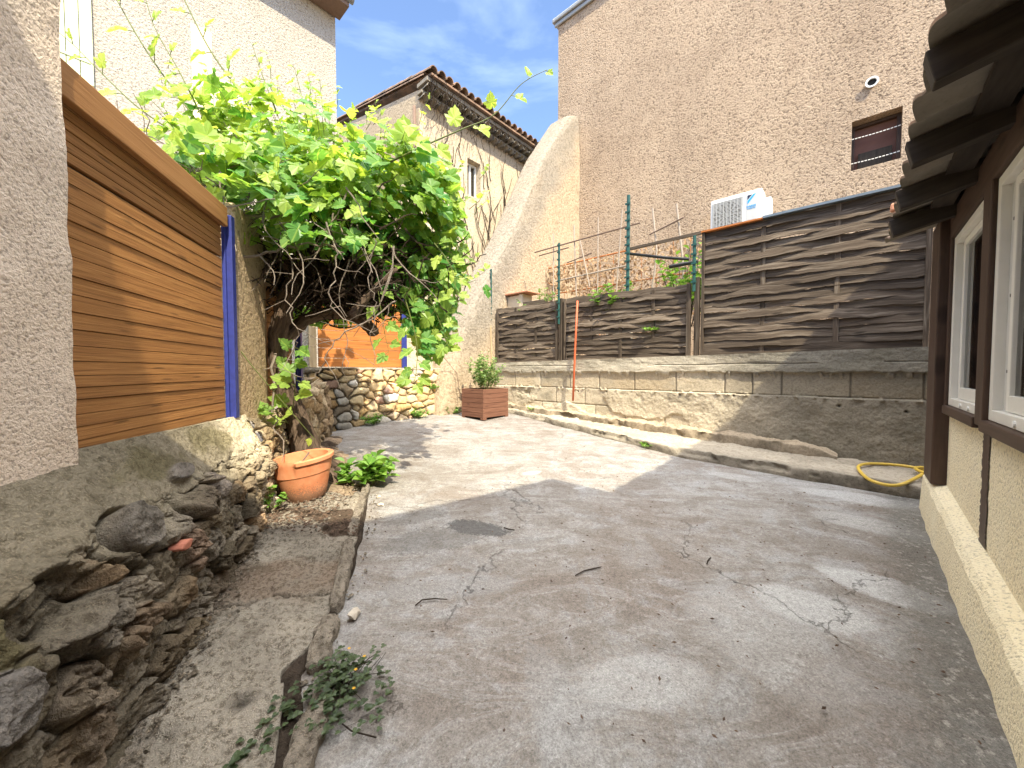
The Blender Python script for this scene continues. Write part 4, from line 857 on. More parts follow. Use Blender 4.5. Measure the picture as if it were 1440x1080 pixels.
# rust-brown leaf covered wire panel
tr = thing('wire_trellis', 'rusty wire panel covered with dry brown leaves in the garden behind the low fence', 'trellis', W(-3.7, 6.5, .6))
mb = MB(); mb.tube([W(-5.42, 6.5, 2.15), W(-2.0, 6.5, 2.16)], .014, 6); mb.tube([W(-5.42, 6.5, 2.15), W(-5.05, 6.5, 1.95), W(-4.7, 6.5, 1.75)], .01, 5); mb.tube([W(-5.0, 6.5, 1.60), W(-2.0, 6.5, 1.58)], .012, 6)
for k in range(12): mb.tube([W(-5.0+k*.27, 6.5, .2), W(-5.0+k*.27, 6.5, 2.15)], .005, 4)
obj('frame', mb, M['rust_orange'], tr)
mb = MB(); rl = random.Random(51)
for i in range(1900):
    m = -5.35+3.5*rl.random()**.85; zt = 2.14; zb = 1.95 if m < -4.9 else (1.62-.75*max(0, min(1, (m+4.6)/2.2)))
    z = zb+(zt-zb)*rl.random(); p = W(m, 6.5+rl.uniform(-.13, .10), z); a = rl.random()*6.28; s_ = rl.uniform(.018, .042)
    d = Vector((math.cos(a), rl.uniform(-.6, .6), math.sin(a)))*s_; e_ = d.cross(Vector((rl.uniform(-.5, .5), -1, rl.uniform(-.5, .5)))).normalized()*s_*.55
    mb.add([p-d, p+e_, p+d, p-e_], [(0, 1, 2, 3)], [(.2, 0, rl.random())]*4)
obj('dry_leaves', mb, M['dry_leaf'], tr)

# tiled garden wall cap at the left end
cw = thing('garden_wall', 'small white garden wall with a terracotta tile cap peeping over the low woven panel', 'wall', W(-4.8, 5.35, .1))
mb = MB(); mb.box(W(-5.30, 5.25, .1), MV*.75, NV*.25, ZV*1.28); mb.box(W(-4.60, 5.235, .1), MV*.09, NV*.28, ZV*1.29); obj('wall', mb, M['blocked'], cw, bevel=.01)
mb = MB(); mb.box(W(-5.32, 5.18, 1.395), MV*.98, NV*.36, ZV*.03); mb.box(W(-5.32, 5.20, 1.425), MV*.42, NV*.3, ZV*.025); obj('tile_cap', mb, M['cap_tile'], cw, bevel=.008)
mb = MB(); mb.board(W(-4.50, 5.24, .9), MV*.55, ZV*.33, NV*.02); tag(obj('plank', mb, M['wood_grey']), 'short dark plank beside the tile capped garden wall', 'plank')
mb = MB(); mb.box(W(-3.75, 6.9, .1), MV*.5, NV*.2, ZV*1.22); tag(obj('stone_block', mb, M['pale_stone'], bevel=.03), 'pale stone slab standing below the dry leaf trellis', 'stone')

# air conditioner on the stucco wall
ac = thing('air_conditioner', 'white outdoor air conditioner unit on the tall stucco wall, above the woven fence', 'air conditioner', W(-1.58, 7.5, 2.3))
a0, a1, b0, b1, nf = -1.96, -1.20, 2.36, 2.945, 7.30
mb = MB(); mb.box(W(a0, nf, b0), MV*(a1-a0), NV*.30, ZV*(b1-b0)); obj('casing', mb, M['ac_white'], ac, bevel=.018, seg=3)
mb = MB(); mb.box(W(a0+.035, nf-.006, b0+.05), MV*.455, NV*.008, ZV*.475); gr = obj('grille', mb, M['grille'], ac)
mb = MB()
for k in range(21): mb.box(W(a0+.04, nf-.014, b0+.055+k*.0228), MV*.445, NV*.006, ZV*.0075)
for k in range(9): mb.box(W(a0+.045+k*.053, nf-.0155, b0+.052), MV*.006, NV*.005, ZV*.472)
obj('grille_bars', mb, M['badge'], gr)
mb = MB()
for k in range(14):
    a = 2*math.pi*k/14; c0 = W(a0+.2625, nf-.002, b0+.28); q = MV*math.cos(a)+ZV*math.sin(a); q2 = MV*math.cos(a+.28)+ZV*math.sin(a+.28)
    mb.add([c0+q*.04-NV*.0055, c0+q*.21-NV*.0055, c0+q2*.21-NV*.0055, c0+q2*.04-NV*.0055], [(0, 1, 2, 3)])
obj('fan_guard', mb, M['dark'], gr)
mb = MB(); mb.box(W(a0+.545, nf-.005, b0+.06), MV*.145, NV*.007, ZV*.46); bd = obj('badge', mb, M['badge'], ac)
def flat(name, pts, mat, parent, n, off=.0055):
    m = MB(); m.prism([W(p[0], n, p[1]) for p in pts], NV*-.002); return obj(name, m, mat, parent)
lx = a0+.56; lz = b1-.215
flat('emblem', [(lx, lz), (lx, lz+.055), (lx+.085, lz+.15), (lx+.118, lz+.15)], M['logo_blue'], bd, nf-.0055)
flat('emblem', [(lx, lz+.075), (lx, lz+.145), (lx+.065, lz+.145)], M['logo_dark'], bd, nf-.0055)
def text(name, body, size, loc, mat, parent, xdir, nrm, ext=.001):
    cu = bpy.data.curves.new(name, 'FONT'); cu.body = body; cu.size = size; cu.extrude = ext; cu.resolution_u = 2; cu.align_x = 'CENTER'; cu.offset = size*.02
    to = bpy.data.objects.new(name, cu); COL.objects.link(to); bpy.context.view_layer.update()
    me = bpy.data.meshes.new_from_object(to.evaluated_get(bpy.context.evaluated_depsgraph_get())); bpy.data.objects.remove(to)
    m = MB(); y = ZV
    m.add([Vector(loc)+xdir*v.co.x+y*v.co.y+nrm*v.co.z for v in me.vertices], [tuple(p.vertices) for p in me.polygons]); return obj(name, m, mat, parent)
text('lettering', 'DAIKIN', .040, W(lx+.057, nf-.0075, lz-.050), M['logo_blue'], bd, MV, NV*-1)
text('lettering', 'INVERTER', .026, W(lx+.057, nf-.0075, lz-.080), M['logo_blue'], bd, MV, NV*-1)
mb = MB(); mb.prism([W(a1+.001, nf+.06, b0+.02), W(a1+.001, nf+.06, b1-.20), W(a1+.001, nf+.13, b1-.13), W(a1+.001, nf+.22, b1-.13), W(a1+.001, nf+.27, b1-.22), W(a1+.001, nf+.27, b0+.02)], MV*.11); obj('pipe_cover', mb, M['ac_white'], ac, bevel=.015, seg=3)
mb = MB()
for k in range(7): mb.box(W(a1+.002, nf+.012, b0+.06+k*.05), MV*.006, NV*.04, ZV*.02)
obj('side_vent', mb, M['badge'], ac)
for q in (a0+.1, a1-.13):
    mb = MB(); mb.box(W(q, nf-.02, b0-.05), MV*.035, NV*.42, ZV*.045); obj('bracket', mb, M['grey_metal'], ac, bevel=.004)

# ================================================================== LEAN-TO ON THE RIGHT
lt = thing('outbuilding', 'low lemon rendered outbuilding with dark timber framing, white windows and tiled eave on the right', 'building', W(.6, 2, -1.1))
def plz(n): return -.715-(3.9-n)*.062
NS, NE = .35, 3.94
mb = MB(); k = 60
for i in range(k):
    na = NS+(NE-NS)*i/k; nb = NS+(NE-NS)*(i+1)/k
    def prof_(n):
        fz = WF(.38, n).z-.04; w = .003*math.sin(n*7)+.003*math.sin(n*23)
        return [W(.345+w, n, fz), W(.360+w*.8, n, plz(n)-.035), W(.378+w*.5, n, plz(n)-.006), W(.44, n, plz(n)+.02)]
    p, q = prof_(na), prof_(nb); mb.add(p+q, [(j, 4+j, 5+j, j+1) for j in range(3)])
    if i == k-1: mb.add([q[0], q[1], q[2], q[3], W(.5, nb, q[0].z)], [(0, 1, 2, 3, 4)])
obj('plinth', mb, M['stucco_lean'], lt)
mb = MB(); mb.prism([W(.432, NS, -1.0), W(.432, NE-.05, -1.0), W(.432, NE-.05, -.245), W(.432, NS, -.245)], MV*.12); obj('wall', mb, M['stucco_lean'], lt)
mb = MB()   # closed shell behind: floor, back, ends
mb.box(W(.56, NS, -1.1), MV*2.2, NV*(NE-NS-.08), ZV*.15); mb.box(W(2.7, NS, -1.0), MV*.1, NV*(NE-NS-.08), ZV*2.4); mb.box(W(.47, NE-.14, -1.0), MV*2.3, NV*.08, ZV*2.0); mb.box(W(.47, NS, -1.0), MV*2.3, NV*.08, ZV*2.0)
obj('inner_wall', mb, M['wood_dark'], lt)
def timber(name, o, L, w, t, warp=0, nseg=1, mat='wood_dark', bev=.006):
    m = MB(); m.board(o, L, w, t, nseg=nseg, warp=warp); return obj(name, m, M[mat], lt, bevel=bev)
timber('corner_post', W(.362, 3.57, -.725), ZV*1.68, NV*.32, MV*.098)
timber('jamb', W(.405, 3.52, -.245), ZV*1.05, NV*.058, MV*.06)
timber('stud', W(.400, 2.56, -.245), ZV*1.05, NV*.135, MV*.07)
timber('stud', W(.400, 1.30, -.245), ZV*1.05, NV*.135, MV*.07)
def rough_strip(n0, n1, z0, z1):
    m = MB(); k = 50; rr_ = random.Random(int(n0*77)); e0 = 0; L = []; Rr = []
    for i in range(k+1):
        z = z0+(z1-z0)*i/k; L.append((n0+rr_.uniform(-.012, .012), z)); Rr.append((n1+rr_.uniform(-.012, .012), z))
    vs = [W(.428, a, z) for a, z in L]+[W(.428, a, z) for a, z in Rr]
    m.add(vs, [(i, i+1, k+2+i, k+1+i) for i in range(k)], [(p.z, p.x, 3.0) for p in vs]); return obj('painted_stud', m, M['wood_dark'], lt)
rough_strip(2.575, 2.69, plz(2.6)+.02, -.246); rough_strip(1.31, 1.43, plz(1.3)+.02, -.246)
timber('sill', W(.392, 2.697, -.262), NV*.82, ZV*.05, MV*.08); timber('sill', W(.392, 1.437, -.262), NV*1.122, ZV*.05, MV*.08); timber('sill', W(.392, NS, -.262), NV*.949, ZV*.05, MV*.08)
timber('beam', W(.404, NS, .802), NV*(NE-NS-.36), ZV*.16, MV*.10)
timber('wall_plate', W(.43, NS, .962), NV*(NE-NS-.05), ZV*.13, MV*.08)
def lwin(n0, n1, z0, z1, split):
    ft = .045; m_ = .418
    fr = MB()
    for a in ((n0, n0+ft, z0, z1), (n1-ft, n1, z0, z1), (n0+ft, n1-ft, z0, z0+ft), (n0+ft, n1-ft, z1-ft, z1)): fr.box(W(m_, a[0], a[2]), MV*.06, NV*(a[1]-a[0]), ZV*(a[3]-a[2]))
    w = obj('window', fr, M['white_paint'], lt, bevel=.003)
    tk = MB(); tk.box(W(m_+.03, n1-ft-.075, z0+ft), MV*.025, NV*.075, ZV*(z1-z0-2*ft)); obj('track', tk, M['badge'], w)
    s0, s1 = n0+ft+.008, n1-ft-.077; sh = MB(); sf = .038; q0, q1 = z0+ft+.002, z1-ft-.002
    for a in ((s0, s0+sf, q0, q1), (s1-sf, s1, q0, q1), (s0+sf, s1-sf, q0, q0+sf*1.7), (s0+sf, s1-sf, q1-sf, q1)): sh.box(W(m_+.022, a[0], a[2]), MV*.03, NV*(a[1]-a[0]), ZV*(a[3]-a[2]))
    s_ = obj('sash', sh, M['white_paint'], w, bevel=.003)
    p = MB(); p.box(W(m_+.036, s0+sf, q0+sf*1.7), MV*.006, NV*(s1-s0-2*sf), ZV*(q1-q0-2.7*sf)); obj('pane', p, M['glass'], s_)
    for zz in (z0+.2, (z0+z1)/2, z1-.2):
        ht = MB(); ht.box(W(m_+.028, n1-ft-.045, zz), MV*.004, NV*.012, ZV*.012); obj('screw', ht, M['dark'], w)
    for zz in (.25, .45):
        hk = MB(); hk.tube([W(m_-.006, n1-.12-zz, z0+.02), W(m_+.004, n1-.12-zz, z0+.02)], .012, 8); obj('drain_cap', hk, M['ac_white'], w)
lwin(2.70, 3.515, -.210, .798, 1); lwin(1.438, 2.555, -.210, .798, 1); lwin(.40, 1.295, -.210, .798, 1)
for i, n in enumerate((3.38, 2.85, 2.27, 1.67, 1.09, .52)):
    d = (MV*1+ZV*.235).normalized(); m = MB(); o = W(.148, n, .842); m.board(o, d*1.5, NV*.062, d.cross(NV)*-.10 if d.cross(NV).z < 0 else d.cross(NV)*.10); obj('rafter', m, M['wood_rafter'], lt, bevel=.004)
# roof: one sheet of tile waves, real thickness, ragged front edge
nu, nv = 460, 26; ns = np.linspace(.2, NE+.06, nu); Ng, Mx = np.meshgrid(ns, np.linspace(0, 1, nv), indexing='ij'); pit = .192
ph_ = (Ng/pit) % 1; wav = .032*np.abs(np.sin(np.pi*ph_))**.8-.012; jag = .018*(vn(np.floor(Ng/pit)*7.7, Ng*0, 4)-.5); edge0 = .150+jag-.018*np.abs(np.sin(np.pi*ph_))
Mr = edge0+(2.3-edge0)*Mx**1.6; Zr = .940+(Mr-.118)*.235+wav
Pt = np.stack([Mr*MV.x+Ng*NV.x, Mr*MV.y+Ng*NV.y, Zr+.011], -1); Pb = np.stack([Mr*MV.x+Ng*NV.x, Mr*MV.y+Ng*NV.y, Zr], -1)
mb = mesh_from(Pt, flip=True); join(mb, mesh_from(np.stack([Pb[:, 0], Pt[:, 0]], 1), flip=False)); join(mb, mesh_from(np.stack([Pb[-1], Pt[-1]], 0), flip=False))
rf = obj('roof', mb, M['tile'], lt, smooth=True)
obj('roof_underside', mesh_from(Pb), M['tile_under'], rf, smooth=True)
m = MB(); m.board(W(.30, NS, .962), NV*(NE-NS-.3), ZV*.022, MV*.09); obj('batten', m, M['wood_rafter'], rf)
mb = MB(); rr_ = random.Random(3); p0 = W(.13, 3.35, .99)
mb.prism([p0, p0+NV*.09+ZV*.012, p0+NV*.085+ZV*.06, p0+NV*.01+ZV*.05], MV*.05); ob = obj('mortar_lump', mb, M['cap_tile'], rf, bevel=.01)

# ================================================================== THINGS IN THE YARD
# terracotta pot with a broken rim
pt = thing('flower_pot', 'large orange terracotta pot with a broken rim, empty but for dry soil and a stick', 'pot', FL(-1.475, 2.70, .03))
tiltq = Vector((-.105, -.05, 1)).normalized().to_track_quat('Z', 'Y'); o0 = FL(-1.475, 2.70, .03)
def lathe(mb, prof_, segs, fn=None):
    k = len(prof_); vs = []
    for i, (r_, z_) in enumerate(prof_):
        for j in range(segs):
            a = 2*math.pi*j/segs; q = r_*(fn(i, a) if fn else 1); vs.append(o0+tiltq @ Vector((math.cos(a)*q, math.sin(a)*q, z_)))
    mb.add(vs, [(i*segs+j, i*segs+(j+1) % segs, (i+1)*segs+(j+1) % segs, (i+1)*segs+j) for i in range(k-1) for j in range(segs)])
def rimf(i, a):
    d = abs((a-(-1.15)+math.pi) % (2*math.pi)-math.pi)
    if 8 <= i <= 11:
        k = 1-max(0, min(1, (d-.95)/.08)); return (1-k)+k*(.186/(.212 if i in (9, 10) else .2))*(1+.01*math.sin(a*31))
    return 1
mb = MB(); lathe(mb, [(0, .0), (.118, .0), (.126, .008), (.142, .06), (.160, .12), (.174, .175), (.176, .182), (.181, .186), (.198, .262), (.212, .270), (.213, .292), (.200, .300), (.176, .296), (.170, .24), (.160, .17)], 72, rimf)
obj('body', mb, M['pot'], pt, smooth=True).modifiers.new('es', 'EDGE_SPLIT').split_angle = R(38)
mb = MB(); vs = []; k = 40
ctr = o0+tiltq @ Vector((0, 0, .225)); vs = [ctr+tiltq @ Vector((math.cos(2*math.pi*i/k)*.168, math.sin(2*math.pi*i/k)*.168, .008*random.random())) for i in range(k)]+[ctr+Vector((0, 0, .012))]
mb.add(vs, [(i, (i+1) % k, k) for i in range(k)]); mb.c = np.ones((k+1, 3))*np.array([.50, .42, .33]); obj('dry_soil', mb, M['soil'], pt)
mb = MB(); mb.tube([ctr+Vector((.0, -.03, -.01)), ctr+Vector((.02, -.02, .05)), ctr+Vector((.05, .0, .10))], .006, 6); obj('stick', mb, M['twig'], pt)

# planter box with shrub
pb = thing('planter_box', 'square red brown slatted wooden planter on the floor in the far corner', 'planter', W(-4.33, 4.2, -.74))
c0 = W(-4.13, 3.90, 0); c0.z = -.715; SA, SB, HB = MV*-.50, NV*.55, .435
d1 = SA.normalized(); d2 = SB.normalized(); hrow = HB/6
for nm, par in (('front_boards', 0), ('side_boards', 1)):
    mb = MB()
    for k in range(6):
        z = c0.z+hrow*k; ov = .0 if (k+par) % 2 else .024
        q = Vector((c0.x, c0.y, z))
        if par == 0:
            mb.board(q+d1*ov*1.0, d1*(.50-2*ov), ZV*(hrow-.004), d2*.024); mb.board(q+d2*.526+d1*ov, d1*(.50-2*ov), ZV*(hrow-.004), d2*.024)
        else:
            mb.board(q+d2*ov, d2*(.55-2*ov), ZV*(hrow-.004), d1*.0235); mb.board(q+d1*.4765+d2*ov, d2*(.55-2*ov), ZV*(hrow-.004), d1*.0235)
    obj(nm, mb, M['wood_red'], pb, bevel=.003)
for (a, b) in ((.0, .0), (.43, .0), (.0, .48), (.43, .48)):
    mb = MB(); mb.box(Vector((c0.x, c0.y, c0.z-.035))+d1*a+d2*b, d1*.07, d2*.07, ZV*.034); obj('foot', mb, M['wood_red'], pb, bevel=.004)
mb = MB(); mb.box(c0+d1*.025+d2*.025+ZV*.30, d1*.45, d2*.50, ZV*.06); mb.c = np.ones((8, 3))*np.array([.12, .09, .06]); obj('soil', mb, M['soil'], pb)

def leaf_quad(mb, p, d, up, L, w, rnd, fold=.25):
    """simple pointed leaf, folded along its midrib"""
    d = d.normalized(); s = d.cross(up); s = s.normalized() if s.length > 1e-4 else d.orthogonal().normalized(); n = s.cross(d)
    pts = [p, p+d*L*.3+s*w*.42+n*w*fold, p+d*L*.62+s*w*.40+n*w*fold, p+d*L, p+d*L*.62-s*w*.40+n*w*fold, p+d*L*.3-s*w*.42+n*w*fold, p+d*L*.5]
    mb.add(pts, [(0, 1, 6), (1, 2, 6), (2, 3, 6), (3, 4, 6), (4, 5, 6), (5, 0, 6)], [(0, 0, rnd), (.5, .3, rnd), (.5, .6, rnd), (0, 1, rnd), (.5, .6, rnd), (.5, .3, rnd), (0, .5, rnd)])
def bush(root, base, rad, hgt, nst, nlf, L, w, lm, sm, seed, spread=1.0, sr=.004, lean=(0, 0, 0), zmin=0):
    rg = random.Random(seed); st = MB(); lf = MB(); lean = Vector(lean)
    for i in range(nst):
        a = rg.random()*6.283; rr_ = rad*rg.random()**.6; h = hgt*(.45+.55*rg.random())*(1-.35*(rr_/rad)**2); e = Vector(base)+Vector((math.cos(a)*rr_*spread, math.sin(a)*rr_*spread, h))+lean*h
        b = Vector(base)+Vector((math.cos(a)*rr_*.35, math.sin(a)*rr_*.35, 0)); mid = (b+e)/2+Vector((rg.uniform(-.03, .03), rg.uniform(-.03, .03), h*.12)); pts = []
        for k in range(6): t_ = k/5; pts.append(b*(1-t_)**2+mid*2*t_*(1-t_)+e*t_*t_)
        st.tube(pts, [sr*(1-.6*k/5) for k in range(6)], 4)
        for k in range(nlf):
            t_ = zmin+(1-zmin)*(.15+.85*rg.random()); p = b*(1-t_)**2+mid*2*t_*(1-t_)+e*t_*t_; an = rg.random()*6.283; d = Vector((math.cos(an), math.sin(an), rg.uniform(-.15, .7)))
            leaf_quad(lf, p, d, Vector((rg.uniform(-.4, .4), rg.uniform(-.4, .4), 1)), L*rg.uniform(.6, 1.15), w*rg.uniform(.7, 1.15), rg.random())
    obj('stem', st, sm, root); obj('foliage', lf, lm, root)
sh = thing('shrub', 'small bushy green shrub growing in the red brown planter', 'shrub', c0+d1*.25+d2*.27+ZV*.36)
bush(sh, c0+d1*.24+d2*.25+ZV*.36, .31, .74, 60, 19, .056, .038, M['shrub_leaf'], M['green_cane'], 61, 1.0, .003, MV*.06, .15)

wd = thing('weed', 'leafy green weed spreading on the floor beside the terracotta pot', 'weed', FL(-1.20, 2.98, 0))
bush(wd, FL(-1.17, 2.98, .0), .24, .27, 24, 10, .10, .065, M['weed_leaf'], M['green_cane'], 62, 1.0, .003, (.15, .0, 0), .1)
wd = thing('weed', 'small pale green weed at the foot of the near rubble wall, left of the pot', 'weed', FL(-1.50, 2.40, .03))
bush(wd, FL(-1.56, 2.44, .03), .09, .20, 9, 5, .045, .04, M['weed_leaf'], M['green_cane'], 63, 1.0, .002, (.2, -.3, 0), .2)
for lb, (m, n), rad, h, k, sd in (('grassy weed tuft at the foot of the fieldstone wall, nearest the vine', (-5.02, 2.62), .15, .17, 20, 71), ('grassy weed tuft at the middle of the fieldstone wall', (-5.02, 3.35), .16, .16, 22, 72), ('grassy weed tuft between the fieldstone wall and the planter', (-4.93, 3.92), .15, .14, 20, 73), ('sprig of green weed growing out of the upper fieldstones', (-5.10, 3.72), .07, .09, 8, 75)):
    z0 = -.31 if 'sprig' in lb else 0; wd = thing('weed', lb, 'weed', WF(m, n) if not z0 else W(m, n, z0)); bush(wd, WF(m, n, .0) if not z0 else W(m, n, z0), rad, h, k, 8, .06, .025, M['weed_leaf'], M['green_cane'], sd, 1.2, .002)
wd = thing('weed', 'tiny green weed in the crack along the kerb', 'weed', WF(-1.72, 4.09)); bush(wd, WF(-1.72, 4.09, .02), .07, .07, 9, 7, .035, .018, M['weed_leaf'], M['green_cane'], 74, 1.2, .0015)
wd = thing('weed', 'small weed on the ledge near the planter', 'weed', WF(-3.9, 4.72, .1)); bush(wd, WF(-3.86, 4.70, .10), .06, .08, 8, 6, .03, .015, M['weed_leaf'], M['green_cane'], 76, 1.2, .0015)

# dark clover-like weed in the broken edging
cl = thing('weed', 'dark clover-like weed growing around the loose edging stone in the foreground', 'weed', FL(-.57, 1.20, 0))
st = MB(); lf = MB(); rg = random.Random(81)
def clover(p, s):
    for k in range(3):
        a = 2.094*k+rg.random()*.4; d = Vector((math.cos(a), math.sin(a), rg.uniform(-.1, .35))); leaf_quad(lf, p, d, ZV, s, s*1.05, rg.random(), .12)
for i in range(300):
    t_ = rg.random()
    if i < 150: c_ = FL(-.555+.10*rg.gauss(0, .5), 1.20+.10*rg.gauss(0, .5)); hh_ = .06*rg.random()
    elif i < 205: c_ = FL(-.70+.05*rg.gauss(0, .5)-.04*(t_-.5), 1.17-.30*t_+.02*rg.gauss(0, 1)); hh_ = .035*rg.random()+.005
    elif i < 225: c_ = FL(-.45+.09*rg.random(), 1.03+.2*rg.random()); hh_ = .01+.015*rg.random()
    else: c_ = FL(-.56+.05*rg.gauss(0, .6), 1.02+.18*rg.random()); hh_ = .035*rg.random()
    p = c_+ZV*(hh_+.012); st.tube([FL(-.56+.03*rg.random(), 1.2, .0), (FL(-.56, 1.2, 0)+p)/2+ZV*.02, p], .0013, 3) if i % 3 == 0 and i < 150 else None; clover(p, rg.uniform(.010, .0175))
st.tube([FL(-.50, 1.08, .01), FL(-.46, 1.05, .02), FL(-.385, 1.04, .012)], .002, 4)
for k in range(7): a = rg.random(); st.tube([FL(-.57+.10*a, 1.25, .02), FL(-.56+.13*a, 1.27, .05+.02*rg.random())], .0011, 3)
obj('stem', st, M['twig_dark'], cl); obj('foliage', lf, M['clover_leaf'], cl)
petal = plain('yellow_petal', (.65, .38, .03), .6)
for p in (FL(-.50, 1.18, .085), FL(-.49, 1.14, .06), FL(-.50, 1.25, .07), FL(-.56, 1.27, .08)):
    fl_ = MB()
    for k in range(5): a = 1.257*k; leaf_quad(fl_, p, Vector((math.cos(a), math.sin(a), .5)), ZV, .007, .006, .5)
    obj('flower', fl_, petal, cl)

# broken edging stones along the concrete strip
def edging(label, pts, w, h, seed, dz=0):
    n = 46; P_ = np.array(pts, float); s_ = np.r_[0, np.cumsum(np.hypot(*np.diff(P_, axis=0).T))]; q = np.linspace(0, s_[-1], n); xs = np.interp(q, s_, P_[:, 0]); ys = np.interp(q, s_, P_[:, 1])
    vs = []; gg = []; cs = []; rg = np.random.default_rng(seed); k = 10
    dx = np.gradient(xs); dy = np.gradient(ys); ln = np.hypot(dx, dy); px, py = dy/ln, -dx/ln
    sec = [(-.5, -.6), (-.5, .55), (-.44, .86), (-.3, 1), (0, 1.02), (.3, 1), (.44, .84), (.5, .5), (.5, -.6)]; k = len(sec)
    for i in range(n):
        cap_ = min(1, min(i, n-1-i)/2.5)**.5
        for j, (a, b) in enumerate(sec):
            e_ = 1+.45*float(fbm(np.array(q[i]*16.), np.array(j*1.3), seed, 3)); ww = w*e_*(.4+.6*cap_)
            vs.append(FL(xs[i]+px[i]*a*ww, ys[i]+py[i]*a*ww, dz+h*b*(.55+.45*cap_)*(1+.45*float(fbm(np.array(q[i]*13.), np.array(j*.7+9), seed+5, 3)))))
            cs.append(np.array([.31, .27, .22])*(1+.35*float(fbm(np.array(q[i]*22.), np.array(j*2.), seed+9, 4))))
    mb = MB(); f = [(i*k+j, i*k+j+1, (i+1)*k+j+1, (i+1)*k+j) for i in range(n-1) for j in range(k-1)]; f += [tuple(range(k)), tuple((n-1)*k+j for j in range(k))[::-1]]
    mb.add(vs, f); mb.c = np.array(cs); return tag(obj('edging_stone', mb, M['slab'], smooth=False), label, 'stone', 'broken edging stones of the concrete strip')
edging('long narrow edging piece running from the weed by the pot', [(-1.13, 2.92), (-1.02, 2.5), (-.93, 2.15)], .052, .055, 901)
edging('middle piece of edging beside the white stone chip', [(-.915, 2.10), (-.83, 1.85), (-.745, 1.55)], .060, .052, 902)
edging('short broken edging stump just above the clover weed', [(-.735, 1.50), (-.70, 1.35), (-.66, 1.26)], .075, .045, 904)
edging('loose flat edging stone wrapped by the clover weed in the foreground', [(-.595, 1.18), (-.575, 1.02), (-.52, .80), (-.49, .70)], .075, .045, 903)
def pebble(name, label, p, s, seed, mat='pale_stone', sc=(1, 1, .5)):
    mb = MB(); rg = random.Random(seed); import bmesh; bm = bmesh.new(); bmesh.ops.create_icosphere(bm, subdivisions=1, radius=1)
    for v in bm.verts:
        c_ = v.co; k = 1+.75*float(fbm(np.array(c_.x*1.6+seed), np.array(c_.y*1.3+c_.z*1.7), seed, 3)); v.co = Vector((c_.x*sc[0], c_.y*sc[1], c_.z*sc[2]))*s*k
    bm.verts.index_update(); mb.add([Vector(p)+v.co for v in bm.verts], [tuple(v.index for v in f.verts) for f in bm.faces]); bm.free()
    return tag(obj(name, mb, M[mat]), label, 'stone')
pebble('stone_chip', 'angular whitish stone chip lying beside the broken edging', FL(-.655, 1.53, .018), .034, 5, 'pale_stone', (.62, 1.25, .6))
pebble('stone_chip', 'flat pale pebble on the floor right of the pot and weed', FL(-.92, 2.62, .01), .03, 6, 'pale_stone', (1.2, .7, .4))
pebble('stone_chip', 'small pale pebble by the soil edge near the weed', FL(-.98, 2.76, .01), .018, 7)
def twig(label, pts, r=.003):
    mb = MB(); mb.tube([FL(x, y, .004+r*1.5) for x, y in pts], [r, r*1.1, r, r*.6][:len(pts)], 5); tag(obj('twig', mb, M['twig_dark']), label, 'twig', 'twigs lying on the floor')
twig('straight twig on the shaded floor near the middle of the yard', [(.31, 1.82), (.36, 1.86), (.44, 1.89), (.455, 1.895)])
twig('bent twig on the floor right of the clover weed', [(-.415, 1.595), (-.395, 1.63), (-.34, 1.64), (-.285, 1.635)])
twig('short twig near the dark stain in the shade', [(-.05, 2.30), (-.02, 2.28), (.015, 2.27)], .004)
twig('small twig towards the right side of the floor', [(1.01, 1.93), (1.03, 1.96), (1.06, 1.99)], .003)
twig('small twig lying on the concrete strip', [(-1.07, 1.72), (-1.03, 1.75), (-1.0, 1.79)], .003)

# hose on the kerb
mb = MB(); key = [(.56, 4.62, -.845), (.40, 4.72, -.835), (.25, 4.72, -.832), (.10, 4.62, -.83), (.03, 4.44, -.832), (.045, 4.24, -.845), (.10, 4.08, -.862), (.19, 4.04, -.872), (.27, 4.10, -.865), (.36, 4.30, -.842), (.43, 4.52, -.828), (.47, 4.60, -.82), (.43, 4.66, -.815), (.38, 4.58, -.815), (.41, 4.46, -.818), (.50, 4.42, -.82), (.6, 4.45, -.82)]
kv = [W(*k_) for k_ in key]; pts = []
for i in range(len(kv)-1):
    p0, p1, p2, p3 = kv[max(i-1, 0)], kv[i], kv[i+1], kv[min(i+2, len(kv)-1)]
    for s_ in range(8):
        t_ = s_/8; pts.append(.5*((2*p1)+(p2-p0)*t_+(2*p0-5*p1+4*p2-p3)*t_*t_+(3*p1-p0-3*p2+p3)*t_**3))
mb.tube(pts, .0125, 9); tag(obj('hose', mb, M['hose'], smooth=True), 'yellow garden hose looped on the kerb beside the dark timber post', 'hose')

# loose litter
mb = MB(); rl = random.Random(91)
for i in range(900):
    if i < 330:
        m = .30-2.6*rl.random()**1.3; n = .7+3.0*rl.random(); p = WF(m, n, .014)
    elif i < 650: p = FL(-1.15-.42*rl.random(), 2.28+.42*rl.random()+.1*rl.gauss(0, 1), .05)
    else:
        q = rl.random(); p = FL(-1.62+.72*q, 1.95+.35*(1-q)+.05*rl.gauss(0, 1)+.25*q, .052)
    a = rl.random()*6.28; s_ = rl.uniform(.0028, .0075)*(1.0 if i < 330 else 1.5); d = Vector((math.cos(a), math.sin(a), .15))*s_*1.5; e_ = Vector((-math.sin(a), math.cos(a), .2))*s_*.7
    mb.add([p-d, p+e_, p+d, p-e_, p+ZV*s_*.7], [(0, 1, 4), (1, 2, 4), (2, 3, 4), (3, 0, 4)], [(.2, 0, rl.random())]*5)
tag(obj('leaf_litter', mb, M['litter']), 'dark crumbs of leaf litter scattered over the floor', 'litter', kind='stuff')

